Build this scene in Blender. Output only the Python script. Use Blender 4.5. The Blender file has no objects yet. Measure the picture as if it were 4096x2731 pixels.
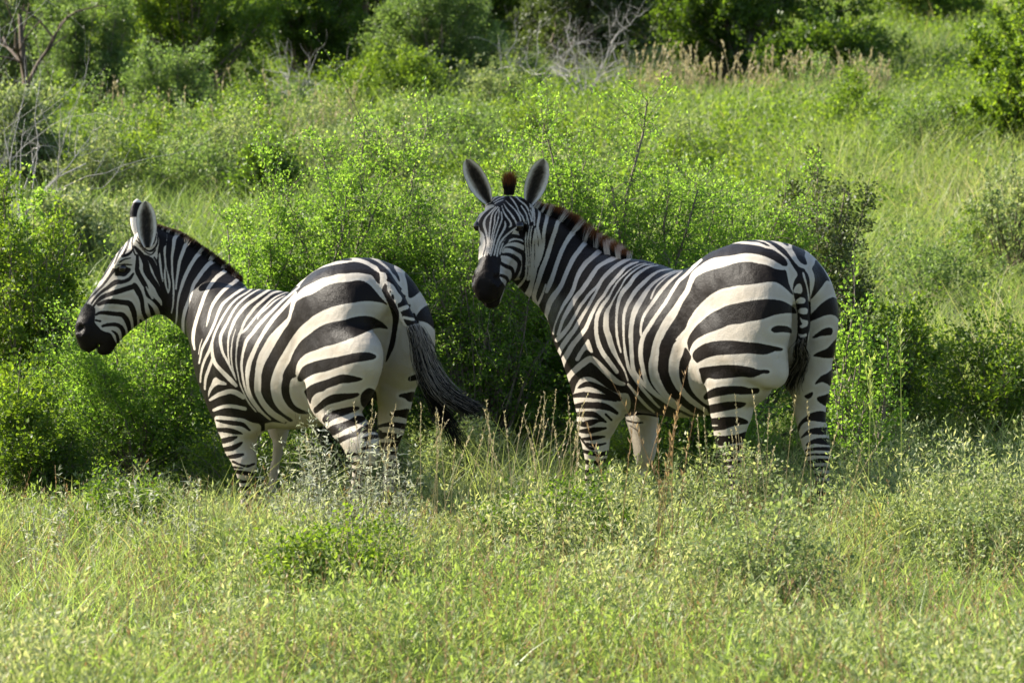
import bpy, math
import numpy as np
# ------------------------------------------------------------------ camera, world, sun
S=bpy.context.scene
FPX=120.0/36.0*4096; PITCH=0.035; CAMH=1.385     # reference frame is 4096 x 2731
cd=bpy.data.cameras.new('camera'); cam=bpy.data.objects.new('camera',cd); S.collection.objects.link(cam)
cd.lens=120; cd.sensor_width=36; cd.sensor_fit='HORIZONTAL'; cd.clip_start=.1; cd.clip_end=2000
cam.location=(0,0,CAMH); cam.rotation_euler=(math.pi/2-PITCH,0,0)
cd.dof.use_dof=True; cd.dof.focus_distance=14.3; cd.dof.aperture_fstop=8.0
S.camera=cam
SUN_DIR=np.array([-.80,.30,.60]); SUN_DIR=SUN_DIR/np.linalg.norm(SUN_DIR)
w=bpy.data.worlds.new('World'); S.world=w; w.use_nodes=True
nt=w.node_tree; sky=nt.nodes.new('ShaderNodeTexSky'); sky.sky_type='NISHITA'; sky.sun_disc=False
sky.sun_elevation=math.asin(SUN_DIR[2]); sky.sun_rotation=math.atan2(SUN_DIR[0],SUN_DIR[1]); sky.dust_density=1.2
nt.links.new(sky.outputs[0],nt.nodes['Background'].inputs[0]); nt.nodes['Background'].inputs[1].default_value=.085
sd=bpy.data.lights.new('sun','SUN'); sd.energy=5.0; sd.angle=math.radians(.5); sd.color=(1,.93,.80)
so=bpy.data.objects.new('sun',sd); S.collection.objects.link(so); so.location=(-30,10,25)
from mathutils import Vector
so.rotation_euler=Vector(SUN_DIR).to_track_quat('Z','Y').to_euler()
S.view_settings.view_transform='Standard'; S.view_settings.look='None'; S.view_settings.exposure=1.5; S.view_settings.gamma=1
try:
    S.cycles.max_bounces=8; S.cycles.transparent_max_bounces=4; S.cycles.diffuse_bounces=4; S.cycles.glossy_bounces=2; S.cycles.transmission_bounces=6
    S.cycles.caustics_reflective=False; S.cycles.caustics_refractive=False; S.cycles.use_denoising=True; S.cycles.sample_clamp_indirect=6
except Exception: pass
rng=np.random.default_rng(7)

# ------------------------------------------------------------------ mesh helpers
COL=S.collection
def tag(o,label=None,cat=None,group=None,kind=None):
    for k,v in (('label',label),('category',cat),('group',group),('kind',kind)):
        if v: o[k]=v
    return o
def mesh(name,V,F,mat=None,parent=None,smooth=False,**att):
    V=np.asarray(V,np.float32); F=np.asarray(F,np.int32)
    me=bpy.data.meshes.new(name); n=F.shape[1]
    me.vertices.add(len(V)); me.vertices.foreach_set('co',V.ravel())
    me.loops.add(F.size); me.loops.foreach_set('vertex_index',F.ravel())
    me.polygons.add(len(F)); me.polygons.foreach_set('loop_start',np.arange(0,F.size,n,dtype=np.int32))
    if smooth: me.polygons.foreach_set('use_smooth',np.ones(len(F),bool))
    for k,a in att.items():
        me.attributes.new(k,'FLOAT','POINT').data.foreach_set('value',np.asarray(a,np.float32))
    me.update(); me.validate()
    if mat: me.materials.append(mat)
    o=bpy.data.objects.new(name,me); COL.objects.link(o)
    if parent: o.parent=parent
    return o
def empty(name,loc):
    o=bpy.data.objects.new(name,None); COL.objects.link(o); o.location=tuple(float(x) for x in loc); o.empty_display_size=.2
    return o
def unit(v): return v/(np.linalg.norm(v,axis=-1,keepdims=True)+1e-9)
def rdir(n,up=0.):
    v=rng.normal(size=(n,3)); v=unit(v); v[:,2]+=up
    return unit(v)
def leaf_quads(P,D,L,Wd,N=None,fold=.0):
    """one kite-shaped leaf per row: base P, direction D, length L, width Wd"""
    n=len(P); N=rdir(n) if N is None else N
    A=unit(np.cross(D,N)); L=np.broadcast_to(L,(n,))[:,None]; Wd=np.broadcast_to(Wd,(n,))[:,None]
    nn=np.cross(A,D)
    V=np.stack([P,P+D*L*.45+A*Wd*.5+nn*L*fold,P+D*L,P+D*L*.45-A*Wd*.5+nn*L*fold],1).reshape(-1,3)
    F=np.arange(4*n).reshape(n,4)
    return V,F
def blades(P,D,L,Wd,bend,seg=3):
    """grass blades: root P, initial direction D, length, width, bend vector"""
    n=len(P); t=np.linspace(0,1,seg+1)
    L=np.broadcast_to(L,(n,))[:,None]; Wd=np.broadcast_to(Wd,(n,))[:,None]
    A=unit(np.cross(D,rdir(n)))
    rows=[]
    for x in t:
        c=P+D*L*x+bend*L*x*x; wv=A*Wd*.5*(1-x**1.6*.92)
        rows+= [c-wv,c+wv]
    V=np.stack(rows,1).reshape(-1,3); k=2*(seg+1)
    b=(np.arange(n)*k)[:,None]
    F=np.concatenate([b+np.array([[2*i,2*i+1,2*i+3,2*i+2]]) for i in range(seg)],0)
    return V,F,k
def tubes(C,R,sides=3):
    """C (n,k,3) centre lines, R (n,k) radii"""
    n,k,_=C.shape; T=unit(np.gradient(C,axis=1)); ref=np.where(np.abs(T[...,2:3])>.9,np.array([1.,0,0]),np.array([0,0,1.]))
    A=unit(np.cross(T,ref)); B=np.cross(T,A)
    an=np.arange(sides)*2*np.pi/sides
    V=C[:,:,None]+R[:,:,None,None]*(A[:,:,None]*np.cos(an)[:,None]+B[:,:,None]*np.sin(an)[:,None])
    idx=np.arange(n*k*sides).reshape(n,k,sides)
    F=np.stack([idx[:,:-1],np.roll(idx[:,:-1],-1,2),np.roll(idx[:,1:],-1,2),idx[:,1:]],-1).reshape(-1,4)
    return V.reshape(-1,3),F
def join(parts):
    V=[];F=[];o=0
    for v,f in parts: V.append(v);F.append(f+o);o+=len(v)
    return np.vstack(V),np.vstack(F)
def PX(d,Y): return (d/.57422-2048)/FPX*Y          # photo column (2352 wide) at distance Y -> x
def PZ(d,Y): return CAMH+Y*((1365.5-d/.57422)/FPX-PITCH)
# ------------------------------------------------------------------ materials
def node_mat(name):
    m=bpy.data.materials.new(name); m.use_nodes=True; t=m.node_tree; return m,t,t.nodes['Principled BSDF'],t.nodes['Material Output']
def ramp(t,fac,stops):
    r=t.nodes.new('ShaderNodeValToRGB'); e=r.color_ramp.elements
    while len(e)<len(stops): e.new(.5)
    for i,(p,c) in enumerate(stops): e[i].position=p; e[i].color=(*c,1)
    t.links.new(fac,r.inputs[0]); return r.outputs[0]
def leaf_mat(name,stops,tr=.45,gain=(1.7,1.75,.9),rough=.5,spec=.35):
    m,t,b,out=node_mat(name); a=t.nodes.new('ShaderNodeAttribute'); a.attribute_name='tint'
    c=ramp(t,a.outputs['Fac'],stops)
    t.links.new(c,b.inputs['Base Color']); b.inputs['Roughness'].default_value=rough; b.inputs['Specular IOR Level'].default_value=spec
    mul=t.nodes.new('ShaderNodeMix'); mul.data_type='RGBA'; mul.blend_type='MULTIPLY'; mul.inputs[0].default_value=1; mul.clamp_result=False
    t.links.new(c,mul.inputs[6]); mul.inputs[7].default_value=(*gain,1)
    tb=t.nodes.new('ShaderNodeBsdfTranslucent'); t.links.new(mul.outputs[2],tb.inputs[0])
    mx=t.nodes.new('ShaderNodeMixShader'); mx.inputs[0].default_value=tr
    t.links.new(b.outputs[0],mx.inputs[1]); t.links.new(tb.outputs[0],mx.inputs[2]); t.links.new(mx.outputs[0],out.inputs[0])
    return m
def plain_mat(name,c1,c2,scale=20,rough=.8):
    m,t,b,out=node_mat(name); n=t.nodes.new('ShaderNodeTexNoise'); n.inputs['Scale'].default_value=scale; n.inputs['Detail'].default_value=6
    tc=t.nodes.new('ShaderNodeNewGeometry'); t.links.new(tc.outputs['Position'],n.inputs['Vector'])
    t.links.new(ramp(t,n.outputs[0],[(.3,c1),(.7,c2)]),b.inputs['Base Color']); b.inputs['Roughness'].default_value=rough; b.inputs['Specular IOR Level'].default_value=.2
    return m
M_BRIGHT=leaf_mat('bright_leaf',[(0,(.062,.120,.024)),(.5,(.112,.185,.036)),(1,(.175,.245,.07))],.6,(2.3,2.4,1.0))
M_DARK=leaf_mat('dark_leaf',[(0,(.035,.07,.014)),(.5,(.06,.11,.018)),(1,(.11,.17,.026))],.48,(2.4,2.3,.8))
M_MID=leaf_mat('mid_green_leaf',[(0,(.055,.10,.02)),(.5,(.09,.15,.022)),(1,(.15,.21,.035))],.5,(2.4,2.3,.8))
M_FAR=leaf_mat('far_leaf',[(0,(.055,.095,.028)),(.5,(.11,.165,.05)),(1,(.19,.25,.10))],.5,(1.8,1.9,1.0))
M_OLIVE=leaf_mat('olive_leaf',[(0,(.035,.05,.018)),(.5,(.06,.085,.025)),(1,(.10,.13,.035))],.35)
M_GREY=leaf_mat('grey_green_leaf',[(0,(.07,.11,.045)),(.4,(.16,.215,.09)),(.75,(.28,.33,.16)),(1,(.42,.42,.27))],.42,(1.6,1.6,.85),.55,.2)
M_SILVER=leaf_mat('silver_leaf',[(0,(.09,.085,.06)),(.12,(.24,.26,.19)),(.6,(.36,.38,.29)),(1,(.50,.50,.40))],.4,(1.3,1.3,1.0))
GR=[(0,(.16,.20,.11)),(.25,(.23,.27,.14)),(.5,(.27,.32,.13)),(.75,(.34,.36,.15)),(.88,(.42,.37,.24)),(1,(.30,.18,.10))]
M_GRASS=leaf_mat('grass_blade',GR,.48,(1.7,1.7,.8),.45,.3)
M_HILL=leaf_mat('hill_grass_blade',[(0,(.09,.14,.045)),(.4,(.165,.225,.065)),(.75,(.25,.29,.10)),(1,(.40,.34,.20))],.45,(1.5,1.6,.9))
M_LUSH=leaf_mat('lush_blade',[(0,(.17,.24,.07)),(.6,(.25,.33,.10)),(1,(.35,.40,.16))],.5,(1.6,1.65,.9),.4,.35)
M_STRAW=leaf_mat('straw',[(0,(.36,.31,.17)),(.5,(.46,.39,.24)),(1,(.34,.17,.06))],.42,(1.1,1.1,.9))
M_BARK=plain_mat('brown_bark',(.05,.035,.025),(.13,.10,.075),60)
M_TWIG=plain_mat('grey_brown_twig',(.10,.08,.06),(.24,.20,.16),60)
M_DEAD=plain_mat('grey_dead_wood',(.24,.23,.215),(.42,.40,.37),60)
M_SOIL=plain_mat('soil',(.05,.06,.025),(.12,.11,.05),3)
# ------------------------------------------------------------------ ground
def gz(x,y):
    x=np.asarray(x,float); y=np.asarray(y,float)
    h=.1*1.5*np.log1p(np.exp(np.clip((y-16.5)/1.5,-30,60)))
    h=np.where((y-16.5)/1.5>60,.1*(y-16.5),h)
    near=np.clip((13.2-y)/2,0,1)*np.clip((y-6)/2,0,1)
    return h+.02*np.sin(x*2.1+y*1.3)+near*(.05*np.sin(x*3.1+1.1*y+.6)*np.sin(y*2.3-x*.9)+.025*np.sin(x*7.3-y*2.1)*np.sin(y*5.1+x*1.7))+.06*np.sin(x*.35+1)*np.sin(y*.22)*np.clip((y-14)/10,0,1)+.12*np.clip((y-22)/10,0,1)*np.sin(x*.5+y*.31)-.04*np.clip((y-80)/60,0,1)*(y-80)
ys=np.concatenate([np.linspace(-30,6,20),np.linspace(6.2,24,110),np.linspace(24.4,90,120),np.linspace(92,600,60)])
xs=np.concatenate([np.linspace(-300,-20,30),np.linspace(-19.5,19.5,140),np.linspace(20,300,30)])
X,Y=np.meshgrid(xs,ys); ii=np.arange(X.size).reshape(X.shape)
gF=np.stack([ii[:-1,:-1],ii[:-1,1:],ii[1:,1:],ii[1:,:-1]],-1).reshape(-1,4)
tag(mesh('ground',np.stack([X,Y,gz(X,Y)],-1).reshape(-1,3),gF,M_SOIL,smooth=True),kind='structure')
def vnoise(x,y,s,seed=0):
    """smooth value noise 0..1"""
    r=np.random.default_rng(100+seed).random((64,64)); u=np.asarray(x)/s; v=np.asarray(y)/s
    i=np.floor(u).astype(int); j=np.floor(v).astype(int); f=u-i; g=v-j; f=f*f*(3-2*f); g=g*g*(3-2*g)
    q=lambda a,b:r[a%64,b%64]
    return (q(i,j)*(1-f)+q(i+1,j)*f)*(1-g)+(q(i,j+1)*(1-f)+q(i+1,j+1)*f)*g

# ------------------------------------------------------------------ bushes and trees
def bush(name,label,cat,x,y,rx,ry,h,mat,nleaf,leaf,stems=40,twigs=14,group=None,base=None,bark=None,trunk=0.,shape=.6,low=.05,sprays=0,tl=.38,seed=None,thick=1.,airy=False):
    """stems fan out from the root to the edge of an uneven crown; twigs grow along them and carry the leaves"""
    global rng
    keep=rng
    if seed is not None: rng=np.random.default_rng(seed)
    z0=float(gz(x,y)) if base is None else base
    root=empty(name,(x,y,z0)); tag(root,label,cat,group)
    K=7; t=np.linspace(0,1,K)
    n=stems; az=rng.random(n)*2*np.pi; el=low+(1-low)*rng.random(n)**shape
    rr=np.maximum(1-el**3,0)**.5*(.7+.4*rng.random(n))
    lump=.78+.4*vnoise(np.cos(az)*3+5+x,np.sin(az)*3+5+el*3,1.1,int(abs(x*7)+y))
    end=np.stack([rr*np.cos(az)*rx,rr*np.sin(az)*ry,trunk+el*(h-trunk)*(.75+.4*rng.random(n))],1)*np.stack([lump,lump,.35+.65*lump],1)
    st=np.stack([rng.normal(0,.06*rx,n),rng.normal(0,.06*ry,n),np.full(n,-.05)],1)
    if trunk>0: st=st*np.array([.3,.3,1])
    mid=(st+end)*.5; mid[:,2]=np.maximum(end[:,2]*.62+trunk*.4,.1); mid+=rng.normal(0,.06*h,(n,3))
    if trunk>0: mid[:,:2]*=.55
    tt=t[None,:,None]; C=(1-tt)**2*st[:,None]+2*tt*(1-tt)*mid[:,None]+tt**2*end[:,None]
    C[:,1:-1]+=rng.normal(0,.012*h,(n,K-2,3))
    R=(.0075*h*thick*(1-.8*t))[None]*(.6+.8*rng.random((n,1)))
    parts=[tubes(C,R,4)]
    if trunk>0:
        tk=np.stack([np.array([[0,0,-.1],[.02*h,.01*h,trunk*.5],[-.01*h,0,trunk*1.05]])]); parts.append(tubes(tk,np.array([[.035,.028,.022]])*h,7))
    # twigs
    m=n*twigs; si=np.repeat(np.arange(n),twigs); ti=.25+.75*rng.random(m)**.6
    fi=ti*(K-1); i0=np.minimum(fi.astype(int),K-2); f=(fi-i0)[:,None]
    P=C[si,i0]*(1-f)+C[si,i0+1]*f; T=unit(C[si,i0+1]-C[si,i0])
    D=unit(T*(.25 if airy else .5)+rdir(m,.1 if airy else .25)*(1.3 if airy else .9)+P/np.array([rx,ry,h])*.3); Lt=tl*min(rx,h)*(.35+.65*rng.random(m))
    if sprays:
        k=rng.choice(m,sprays,False); D[k]=unit(rdir(sprays,2.2)); Lt[k]*=2.3
        P[k]=end[si[k]]
    k4=np.linspace(0,1,4)[None,:,None]; sag=np.array([0,0,-.12])
    TC=P[:,None]+D[:,None]*Lt[:,None,None]*k4+sag*Lt[:,None,None]*k4**2+rng.normal(0,.03,(m,4,3))*Lt[:,None,None]*k4
    parts.append(tubes(TC,(np.array([.0022,.0018,.0012,.0006])*h*thick*(.6 if airy else 1))[None]*np.ones((m,1)),3))
    V,F=join(parts); V[:,2]=np.maximum(V[:,2],-.12); mesh('branches',V,F,bark or (M_TWIG if airy else M_BARK),root)
    # leaves in little groups along the twigs
    nl=nleaf; q=rng.integers(0,m,nl); s=rng.random(nl)**.8; s=np.round(s*9)/9+rng.normal(0,.015,nl); s=np.clip(s,0,1)
    g=s*3; j=np.minimum(g.astype(int),2); f=(g-j)[:,None]
    LP=TC[q,j]*(1-f)+TC[q,j+1]*f; LD=unit(unit(TC[q,j+1]-TC[q,j])*.4+rdir(nl,.35))
    LP=LP+rng.normal(0,leaf*(.9 if airy else .35),(nl,3))
    ok=LP[:,2]>.02; LP=LP[ok]; LD=LD[ok]; nl=len(LP); q=q[ok]
    ln=leaf*(.55+.8*rng.random(nl)); N=rdir(nl,.5)
    V,F=leaf_quads(LP,LD,ln,ln*(.5+.2*rng.random(nl)),N,.06)
    stem_t=rng.random(m); tint=np.clip(.35*stem_t[q]+.65*rng.random(nl)+.1*(LP[:,2]/h)-.05,0,1)
    mesh('foliage',V,F,mat,root,tint=np.repeat(tint,4))
    rng=keep
    return root
def B(name,label,cat,dx,hw,top,Y,mat,nleaf,leaf,depth=None,group=None,**k):
    """placed by where it stands: column dx, half width hw and top row read off the photo at distance Y"""
    x=PX(dx,Y); rx=hw/.57422/FPX*Y; z0=float(gz(x,Y)); h=PZ(top,Y)-z0
    return bush(name,label,cat,x,Y,rx,depth or rx*.8,h,mat,nleaf,leaf,group=group,**k)
TB='thorn bushes behind the zebras'
B('thorn_bush','bright green thorn bush rising behind the back of the left zebra',"bush",800,340,300,17.3,M_BRIGHT,130000,.0165,.62,TB,stems=75,twigs=32,sprays=26,seed=1,low=.03,tl=.42,airy=True)
B('thorn_bush','bright green thorn bush behind the neck and back of the right zebra',"bush",1400,420,300,17.3,M_BRIGHT,150000,.0165,.62,TB,stems=80,twigs=32,sprays=26,seed=2,low=.03,tl=.42,airy=True)
B('thorn_bush','bright green thorn bush in the gap between the two zebras, lower than its neighbours',"bush",1110,240,430,16.9,M_BRIGHT,40000,.017,.4,TB,stems=55,twigs=30,sprays=8,seed=3,low=.02,tl=.42,airy=True)
B('thorn_bush','low bright green thorn bush under the head of the left zebra',"bush",330,250,690,16.4,M_BRIGHT,52000,.017,.42,TB,stems=55,twigs=30,sprays=10,seed=4,low=.02,tl=.42,airy=True)
B('thorn_bush','bright green thorn bush behind the neck of the left zebra',"bush",560,170,480,17.0,M_BRIGHT,40000,.0165,.6,TB,stems=36,twigs=26,sprays=14,seed=5,tl=.42,airy=True)
B('thorn_bush','bright green thorn bush behind the rump of the right zebra',"bush",1690,260,390,17.9,M_BRIGHT,60000,.0165,.5,TB,stems=55,twigs=30,sprays=16,seed=21,low=.03,tl=.42,airy=True)
B('thorn_bush','low bright thorn bush under the belly of the right zebra',"bush",1560,260,760,16.2,M_BRIGHT,26000,.02,.4,TB,stems=50,twigs=30,seed=6,low=.02,tl=.42,airy=True)
B('thorn_bush','small bright green thorn bush beside the rump of the right zebra',"bush",1960,135,650,15.9,M_BRIGHT,7000,.021,.35,TB,stems=24,twigs=22,sprays=6,seed=7,tl=.42,airy=True)
B('bush','dark olive bush with twiggy upright stems behind the rump of the right zebra',"bush",1890,160,380,18.6,M_OLIVE,34000,.022,.7,None,stems=60,twigs=16,sprays=18,seed=8,low=.03,tl=.4,airy=True)
B('bush','tall green bush at the left edge, taller than the low bush before it',"bush",20,200,410,17.4,M_MID,46000,.022,.6,None,stems=70,twigs=22,sprays=14,seed=9,low=.03,tl=.36,airy=True)
B('bush','low green bush at the left edge in front of the taller bush',"bush",30,160,820,15.6,M_MID,15000,.022,.4,None,stems=50,twigs=16,sprays=8,seed=10,low=.02,tl=.4,airy=True)
B('bush','pale yellow-green shrub with arching sprays above the dark left bush',"bush",70,120,440,19.0,M_BRIGHT,9000,.026,.6,None,stems=26,twigs=12,sprays=14,seed=11,tl=.4)
# shaded herbs right of the right zebra
B('bush','dark green leafy bush in the shade right of the right zebra',"bush",2060,190,700,19.0,M_MID,15000,.024,.6,None,stems=50,twigs=16,seed=12,low=.02,tl=.45,airy=True)
B('bush','dark green bush at the right edge below the sunlit slope',"bush",2290,170,740,18.2,M_MID,11000,.024,.5,None,stems=50,twigs=16,seed=13,low=.02,tl=.45,airy=True)
B('bush','tall green bush hanging into the top right corner',"bush",2340,165,-10,36,M_MID,40000,.045,1.5,None,stems=60,twigs=16,sprays=14,seed=14,low=.1,tl=.3)
B('bush','grey green thin shrub at the right edge under the tall corner bush',"bush",2330,110,370,26,M_GREY,8000,.028,.8,None,stems=40,twigs=12,seed=15,tl=.35)
UB='bushes at the top of the slope'
for i,(lab,dx,hw,top,Yd,mt,nl,lf,kw) in enumerate([
 ('wide dark green bush at the top of the slope left of the picture centre',430,240,-260,46,M_MID,90000,.042,dict(airy=True)),
 ('bright green feathery bush in the top left, left of the wide dark bush',200,150,-40,43,M_FAR,42000,.034,dict(airy=True)),
 ('sunlit bush on the slope in front of the wide dark bush',380,150,90,40.5,M_FAR,30000,.032,dict(airy=True)),
 ('pale green bush on the slope at the left edge, in front of the leaning tree',40,120,190,32,M_GREY,16000,.042,{}),
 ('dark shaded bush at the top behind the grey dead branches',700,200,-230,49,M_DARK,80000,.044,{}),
 ('mid green shrub on the slope between the dead branches and the picture centre',905,140,120,44,M_MID,26000,.036,{}),
 ('bright green bush at the top centre behind the large dead shrub',1010,170,-60,47,M_FAR,48000,.036,dict(airy=True)),
 ('dark olive bush at the top right of the large dead shrub',1330,200,-330,51,M_OLIVE,50000,.06,{}),
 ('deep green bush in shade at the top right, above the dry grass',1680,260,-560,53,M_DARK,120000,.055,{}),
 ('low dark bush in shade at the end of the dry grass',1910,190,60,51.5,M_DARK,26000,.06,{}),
 ('green bush at the far top between the two dark bushes',1500,260,-400,58,M_DARK,34000,.08,{}),
 ('dark bush on the far left skyline behind the feathery bush',270,260,-300,56,M_MID,34000,.075,{}),
 ('dark bush at the top behind the bright centre bush',1120,260,-300,60,M_MID,34000,.075,{}),
 ('dark bush far behind the grey dead branches',860,260,-300,60,M_MID,32000,.075,{}),
 ('dark bush at the top of the slope near the right corner bush',2120,160,-120,70,M_MID,18000,.08,{}),
 ('sunlit bush in the top left corner behind the leaning tree',20,170,-160,48,M_FAR,38000,.04,dict(airy=True)),
 ('small grey green shrub right of the large dead shrub, before the deep shade',1500,70,120,50,M_GREY,9000,.05,{}),
 ('dark green shrub behind the top of the left zebra thorn bush',620,80,330,30,M_DARK,7000,.04,{}),
 ('low sunlit shrub on the slope left of the left zebra ears',150,110,430,25,M_GREY,9000,.034,{})]):
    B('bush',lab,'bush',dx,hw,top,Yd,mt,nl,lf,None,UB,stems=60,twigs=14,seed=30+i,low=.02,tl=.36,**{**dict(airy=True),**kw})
rng=np.random.default_rng(77)
for i in range(72):
    Yd=21+28*rng.random()**.8; d=[250+650*rng.random(),900+420*rng.random(),1500+800*rng.random()][i%3]; hh=.3+.45*rng.random()
    if i>=46: Yd=31+8*rng.random(); d=150+950*rng.random(); hh=.4+.5*rng.random()
    X0=PX(d,Yd)
    bush('slope_shrub','low soft shrub scattered in the grass of the slope','shrub',X0,Yd,.35+.5*rng.random(),.4,hh,[M_FAR,M_GREY,M_MID,M_FAR][i%4],int(2600*(1+hh)),.016+.0004*Yd,stems=18,twigs=9,airy=True,group='low shrubs scattered over the slope',seed=200+i,low=.02,tl=.5)
cl=[(1275,1360,190,.34,'leafy clump coloured dark to stand for a shaded hollow, below the gap between the zebras'),(560,1190,170,.30,'leafy green clump below the front legs of the left zebra'),(880,1230,150,.26,'leafy clump below the hind legs of the left zebra'),(1690,1290,190,.30,'rounded grey green clump below the hind leg of the right zebra'),(2060,1230,170,.30,'grey green clump at the right, under the oat grass'),(1750,1470,220,.30,'wide leafy clump at the bottom right of the picture centre'),(300,1330,170,.24,'low leafy clump at the lower left'),(760,1440,190,.26,'leafy clump at the bottom, left of the picture centre'),(2250,1400,150,.28,'grey green clump near the lower right corner'),(120,1210,130,.28,'leafy clump at the left edge under the dark bushes'),(1480,1200,140,.26,'leafy clump at the foot of the red brown grass'),(1060,1190,120,.24,'small leafy clump in front of the gap between the zebras')]
for i,(d,row,hw,hh,lab) in enumerate(cl):
    Yd=CAMH/((row/.57422-1365.5)/FPX+PITCH); X0=PX(d,Yd); r_=hw/.57422/FPX*Yd
    bush('leafy_clump',lab,'clump',X0,Yd,r_,r_*.8,hh*1.45,[M_DARK,M_MID,M_GREY][i%3] if i not in (3,4,8) else M_GREY,7000,.017,stems=40,twigs=12,group='leafy clumps in the foreground grass',seed=300+i,low=.02,tl=.6,airy=True)  # dark leaves on some clumps paint in the shade of hollows
# a leaning bare tree at the upper left and the tree outside the left edge whose crown shades the two heads
def branchy(name,label,cat,x,y,h,spread,mat,n0=5,depth=4,lean=(0,0),seed=0,r0=.02,curl=.35,group=None,up=.5):
    g=np.random.default_rng(seed); z0=float(gz(x,y)); root=empty(name,(x,y,z0)); tag(root,label,cat,group)
    lines=[];rad=[]
    def grow(p,d,L,r,lev):
        K=6; pts=[p]; dd=d.copy()
        c=g.normal(0,1,3)*curl
        for k in range(K-1):
            dd=unit(dd+c*.25+g.normal(0,.12,3)+np.array([0,0,.03*up])); pts.append(pts[-1]+dd*L/(K-1))
        pts=np.array(pts); lines.append(pts); rad.append(r*np.linspace(1,.45,K))
        if lev>0:
            for q in range(g.integers(2,5)):
                k=g.integers(2,K); s=unit(dd*.5+g.normal(0,.7,3)*np.array([spread,spread,.8])+np.array([0,0,up*.4]))
                grow(pts[k],s,L*(.5+.3*g.random()),r*.5,lev-1)
    for q in range(n0):
        d=unit(np.array([lean[0]+g.normal(0,.45*spread),lean[1]+g.normal(0,.45*spread),1.]))
        grow(np.array([g.normal(0,.04),g.normal(0,.04),-.05]),d,h*(.45+.2*g.random()),r0*(.7+.5*g.random()),depth)
    V,F=tubes(np.array(lines),np.array(rad),4); mesh('branches',V,F,mat,root); return root
branchy('dead_shrub','large pale grey dead shrub with curling bare branches at top centre','dead shrub',PX(1345,44),44,1.5,.7,M_DEAD,9,3,(0,0),5,.013,.8)
branchy('dead_shrub','bare grey dead shrub with arching branches left of the large dead shrub','dead shrub',PX(1190,46),46,1.3,1.4,M_DEAD,6,3,(-.3,0),6,.012,.8)
branchy('dead_shrub','bare grey dead shrub below the dark bushes, left of the picture centre','dead shrub',PX(640,44),44,1.5,.8,M_DEAD,6,2,(.25,0),7,.011,.5)
branchy('dead_shrub','thin pale bare twigs rising at the left edge','dead shrub',PX(12,26),26,2.0,.6,M_DEAD,7,3,(.05,0),8,.009,.3)
branchy('dead_sapling','thin bare grey sapling behind the neck of the left zebra','sapling',PX(515,16.3),16.3,1.35,.5,M_DEAD,1,2,(-.25,0),12,.010,.25)
branchy('leaning_tree','dark leaning bare trunk at the top left','tree',PX(85,42),42,2.6,.6,M_BARK,2,2,(-.28,0),10,.075,.25)
branchy('dead_twigs','dry bare thorny twig lying at the right below the shaded bushes','twig',PX(2080,16.0),16.0,.6,1.4,M_BARK,3,2,(.8,0),14,.006,.3)
# the tree outside the left edge: two leafy boughs whose shade falls on the heads and necks
tx,ty=-5.0,17.0; tr=empty('tree',(tx,ty,float(gz(tx,ty)))); tag(tr,'tree outside the left edge whose leafy boughs shade the heads of the zebras','tree')
tb=tubes(np.array([[[0,0,-.1],[.05,.05,1.5],[-.05,.1,3.0],[0,0,4.4],[.2,-.1,5.1]]]),np.array([[.13,.11,.09,.06,.03]]),9)
lb=tubes(np.array([[[0,.05,2.2],[.15,-.1,2.6],[.3,-.4,2.9],[.4,-.6,3.2]],[[0,0,4.2],[.15,-.1,4.6],[.35,-.15,4.8],[.5,-.2,5.0]]]),np.array([[.05,.035,.02,.01]]*2),6)
V,F=join([tb,lb]); mesh('trunk',V,F,M_BARK,tr)
lp=[]
for c,r,n in (((.4,-.10,4.92),(.45,.62,.42),7000),((.35,-.45,2.98),(.40,.42,.50),6000),((.3,.7,4.2),(.5,.5,.6),4000)):
    d=rdir(n)*(rng.random(n)**.45)[:,None]; lp.append(np.array(c)+d*np.array(r))
lp=np.vstack(lp); V,F=leaf_quads(lp,rdir(len(lp)),.06*(.6+.7*rng.random(len(lp))),.035,rdir(len(lp)),.05)
mesh('foliage',V,F,M_DARK,tr,tint=np.repeat(rng.random(len(lp)),4))

# ------------------------------------------------------------------ grass and ground cover
def inview(x,y,m): return np.abs(x)<.16*y+m
def scatter(n,x0,x1,y0,y1): return x0+(x1-x0)*rng.random(n),y0+(y1-y0)*rng.random(n)
def stalk_geo(x,y,h,lean,seedn=9,head=.22,w=.0016,hl=.014,hw=.004):
    n=len(x); P=np.stack([x,y,gz(x,y)-.02],1); t=np.linspace(0,1,6)[None,:,None]
    D=unit(np.stack([lean[0],lean[1],np.ones(n)],1)); bend=np.stack([rng.normal(0,.12,n),rng.normal(0,.08,n),np.zeros(n)],1)
    hh=h[:,None,None]; C=P[:,None]+D[:,None]*hh*t+bend[:,None]*hh*t*t
    sv,sf=tubes(C,(w*np.array([1,1,.9,.8,.7,.5]))[None]*np.ones((n,1)))
    q=np.repeat(np.arange(n),seedn); s=1-head*rng.random(len(q)); c=P[q]+D[q]*(h[q]*s)[:,None]+bend[q]*(h[q]*s*s)[:,None]
    lv,lf=leaf_quads(c,unit(D[q]+rdir(len(q))*.55),hl*(.6+.8*rng.random(len(q))),hw,None)
    return join([(sv,sf),(lv,lf)])
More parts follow.
